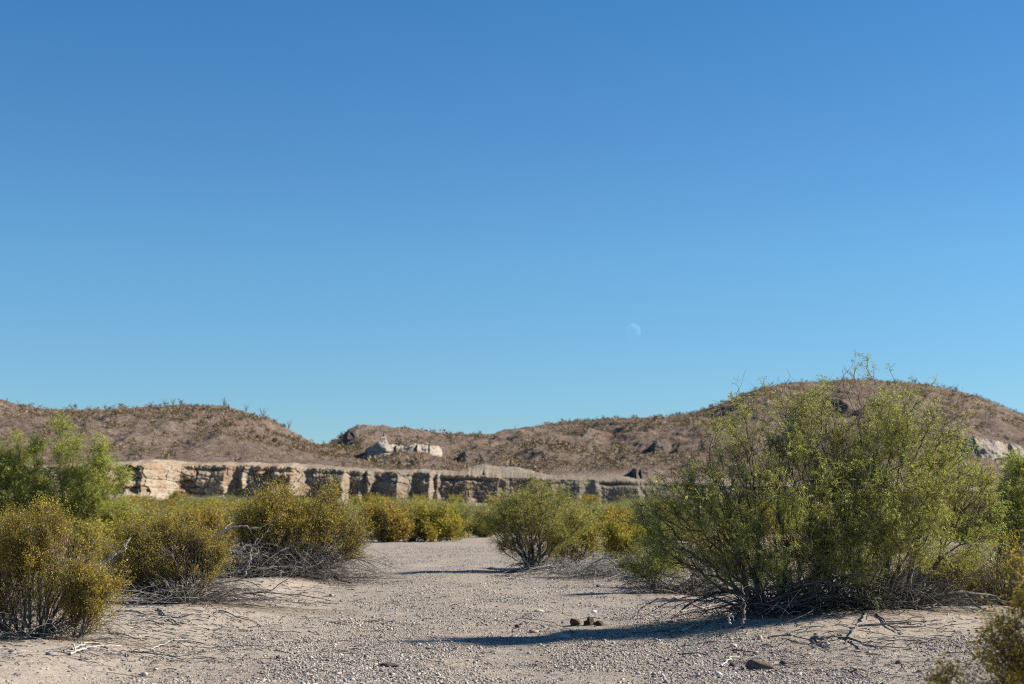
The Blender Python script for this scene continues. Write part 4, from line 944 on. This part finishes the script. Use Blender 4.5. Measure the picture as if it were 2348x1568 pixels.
def gravel():
    r_ = np.random.default_rng(99); n = 760000
    # picked so that stones stay evenly dense to the eye from near to far
    Y = 1 / r_.uniform(1 / 60., 1 / 9.5, n); X = Y * r_.uniform(-0.40, 0.40, n)
    g = gravel_mask(X, Y); keep = r_.random(n) < 0.06 + 0.94 * g
    dn = fbm(X / 0.8, Y / 1.6, seed=31, oct=3); keep &= r_.random(n) < np.clip(0.66 + 1.9 * dn, .10, 1)
    X, Y = X[keep], Y[keep]; n = len(X)
    s = r_.lognormal(math.log(0.0040), 0.55, n) * np.maximum(1, Y / 17) ** 0.8; s = np.minimum(s, 0.019)
    pal = [(0.38, 0.34, 0.29), (0.31, 0.27, 0.23), (0.22, 0.185, 0.16), (0.44, 0.405, 0.36), (0.10, 0.085, 0.08), (0.33, 0.24, 0.19), (0.24, 0.235, 0.235), (0.54, 0.50, 0.45)]
    C = palette(n, pal, [4, 4, 2.8, 1.6, 2.0, 1.3, 1.2, .3], r_, .16)
    octv = np.array([[1, 0, 0], [0, 1, 0], [-1, 0, 0], [0, -1, 0], [0, 0, 1], [0, 0, -1.]]); octf = np.array([[0, 1, 4], [1, 2, 4], [2, 3, 4], [3, 0, 4], [1, 0, 5], [2, 1, 5], [3, 2, 5], [0, 3, 5]])
    small = s < 0.0068 * np.maximum(1, Y / 17) ** 0.8
    Vs, Fs, Cs = [], [], []; off = 0
    for sel, (v1, f1), lo in ((small, (octv, octf), True), (~small, ICO[1], False)):
        Xs, Ys_, ss = X[sel], Y[sel], s[sel]; n = len(Xs)
        protos = [octv * r_.uniform(.7, 1.25, octv.shape) + r_.normal(0, .15, octv.shape) if lo else lump((1, 1, 1), 1, 500 + k, 0.45, 0.6)[0] for k in range(10)]
        PR = np.array(protos)[r_.integers(0, 10, n)]
        sc = ss[:, None] * np.stack([r_.uniform(.8, 1.5, n), r_.uniform(.7, 1.2, n), r_.uniform(.45, .9, n)], -1)
        a = r_.uniform(0, 6.28, n); ca, sa = np.cos(a)[:, None], np.sin(a)[:, None]
        v = PR * sc[:, None, :]; vx = v[..., 0] * ca - v[..., 1] * sa; vy = v[..., 0] * sa + v[..., 1] * ca
        Vs.append(np.stack([vx + Xs[:, None], vy + Ys_[:, None], v[..., 2] + gz(Xs, Ys_)[:, None] + (0.3 * sc[:, 2])[:, None]], -1).reshape(-1, 3))
        Fs.append((f1[None] + (np.arange(n) * len(v1))[:, None, None]).reshape(-1, 3) + off); off += n * len(v1)
        Cs.append(np.repeat(C[sel], len(v1), axis=0))
    tag(link('gravel', mesh_np('gravel', np.concatenate(Vs), np.concatenate(Fs), M_STONE, np.concatenate(Cs))), 'mixed grey, white and brown gravel covering the bed of the wash', 'gravel', kind='stuff')
gravel()

def stone(label, x, y, wpx, hpx, colour, seed, flat=False, name='stone', rough=.25, facet=.6, cat='stone', sub=2, **kw):
    g = ray_ground(x, y); m = MPP(g[1]); return rock(name, label, cat, g, (wpx * m / 2, wpx * m / 2.4, hpx * m / 2), colour, seed, sub, rough, facet, **kw)
stone('rough brown chunk of rock at bottom right in front of the mound', 1737, 1533, 56, 26, (0.11, 0.085, 0.065), 1, name='rock', cat='rock', sub=4, rough=.4)
stone('dark pointed flake of wood bark lying on the gravel at bottom centre left', 886, 1528, 38, 12, (0.075, 0.055, 0.05), 2, name='bark_piece', cat='bark', sub=3, rough=.35)
stone('flat bluish grey stone on the sand at bottom left', 117, 1502, 26, 11, (0.22, 0.23, 0.23), 3, sub=3)
stone('dark purple brown cobble left of the long curved twig', 1186, 1438, 13, 10, (0.085, 0.055, 0.055), 4)
stone('dark reddish cobble at the bottom right just left of the brown rock', 1678, 1529, 15, 12, (0.10, 0.06, 0.045), 5)
stone('dark grey cobble behind the brown rock at bottom right', 1793, 1523, 16, 11, (0.06, 0.055, 0.055), 6)
stone('white stone on the sand below the middle of the big mesquite', 1896, 1484, 12, 11, (0.62, 0.55, 0.47), 7)
stone('white stone on the gravel left of the brown rock, above the white twig', 1680, 1483, 16, 11, (0.55, 0.49, 0.43), 8)
stone('brown stone half buried at the tip of the big shadow', 1224, 1450, 18, 9, (0.36, 0.25, 0.17), 9)
stone('grey white stone resting inside the big shadow below the dung', 1296, 1462, 24, 9, (0.38, 0.37, 0.36), 10)
stone('dark grey stone at the left of the wash near the bottom', 638, 1510, 12, 9, (0.07, 0.065, 0.065), 11)
stone('white stone high on the wash left of centre', 712, 1510, 12, 8, (0.60, 0.56, 0.5), 12)
stone('black boulder beside the far creosotes at the end of the wash', 945, 1241, 18, 12, (0.035, 0.035, 0.035), 13)
stone('dark cobble lying in the wash left of the lone mesquite foot', 1127, 1306, 18, 9, (0.07, 0.065, 0.06), 14)
stone('tan cobble on the sand at lower left of the widest creosote', 760, 1367, 13, 8, (0.36, 0.27, 0.2), 15)
stone('white cobble in the middle of the wash above the dung', 1362, 1404, 12, 7, (0.66, 0.61, 0.53), 16)
stone('long white stone lying in the wash left of the dung', 1236, 1402, 22, 6, (0.60, 0.54, 0.46), 17)
stone('dark cobble in the wash between long white stone and the dung', 1352, 1418, 10, 6, (0.08, 0.065, 0.06), 18)
stone('dark stone of the pair on the pink gravel far below the lone mesquite', 1372, 1345, 10, 7, (0.12, 0.1, 0.09), 19)
stone('pale brown cobble by the edge of the shaded twigs at right', 1742, 1466, 12, 12, (0.42, 0.34, 0.27), 20)
stone('brown reddish stone at the lower right of the gravel, right side', 2060, 1521, 16, 10, (0.2, 0.12, 0.09), 21)
stone('white cobble at the bottom edge right of centre', 1645, 1548, 18, 12, (0.58, 0.54, 0.48), 22)
stone('pale cobble at the bottom edge near the bottom left corner', 330, 1548, 18, 10, (0.5, 0.44, 0.37), 23)
D_ = 'dung_clump'
stone('left lone clump of brown dried dung on the gravel', 1318, 1434, 20, 20, (0.085, 0.055, 0.028), 30, name=D_, cat='dung', sub=3, rough=.9, facet=.15, sink=.2)
stone('middle taller clump of brown dried dung beside the small one', 1352, 1433, 22, 20, (0.075, 0.048, 0.026), 31, name=D_, cat='dung', sub=3, rough=1.1, facet=.15, sink=.2)
stone('low flat clump of brown dried dung at the right end', 1373, 1434, 22, 12, (0.075, 0.048, 0.026), 32, name=D_, cat='dung', sub=3, rough=1.1, facet=.15, sink=.25)

# ------------------------------------------------------------------ the day moon
MD = 20000.0
mp = P(1450, 759.5, MD); g = NG('moon_dust')
nn = g.noise(2.4, 4, .6, g.n('ShaderNodeTexCoord').outputs['Normal'])
df = g.n('ShaderNodeBsdfDiffuse'); g.put(df.inputs[0], g.ramp(nn, (0.35, (0.08, 0.079, 0.077)), (0.65, (0.14, 0.138, 0.135)))); df.inputs['Roughness'].default_value = 1.0
tr = g.n('ShaderNodeBsdfTransparent'); ad = g.n('ShaderNodeAddShader'); mx = g.n('ShaderNodeMixShader'); ge = g.n('ShaderNodeNewGeometry')
g.t.links.new(df.outputs[0], ad.inputs[0]); g.t.links.new(tr.outputs[0], ad.inputs[1])
g.t.links.new(ge.outputs['Backfacing'], mx.inputs[0]); g.t.links.new(ad.outputs[0], mx.inputs[1]); g.t.links.new(tr.outputs[0], mx.inputs[2]); g.t.links.new(mx.outputs[0], g.out.inputs[0])
v, f = ICO[4]; rm = 18.0 * MPP(MD)
tag(link('moon', mesh_np('moon', v * rm, f, g.m, smooth=True), None, [float(q) for q in mp]), 'faint white half moon low in the blue daytime sky', 'moon')
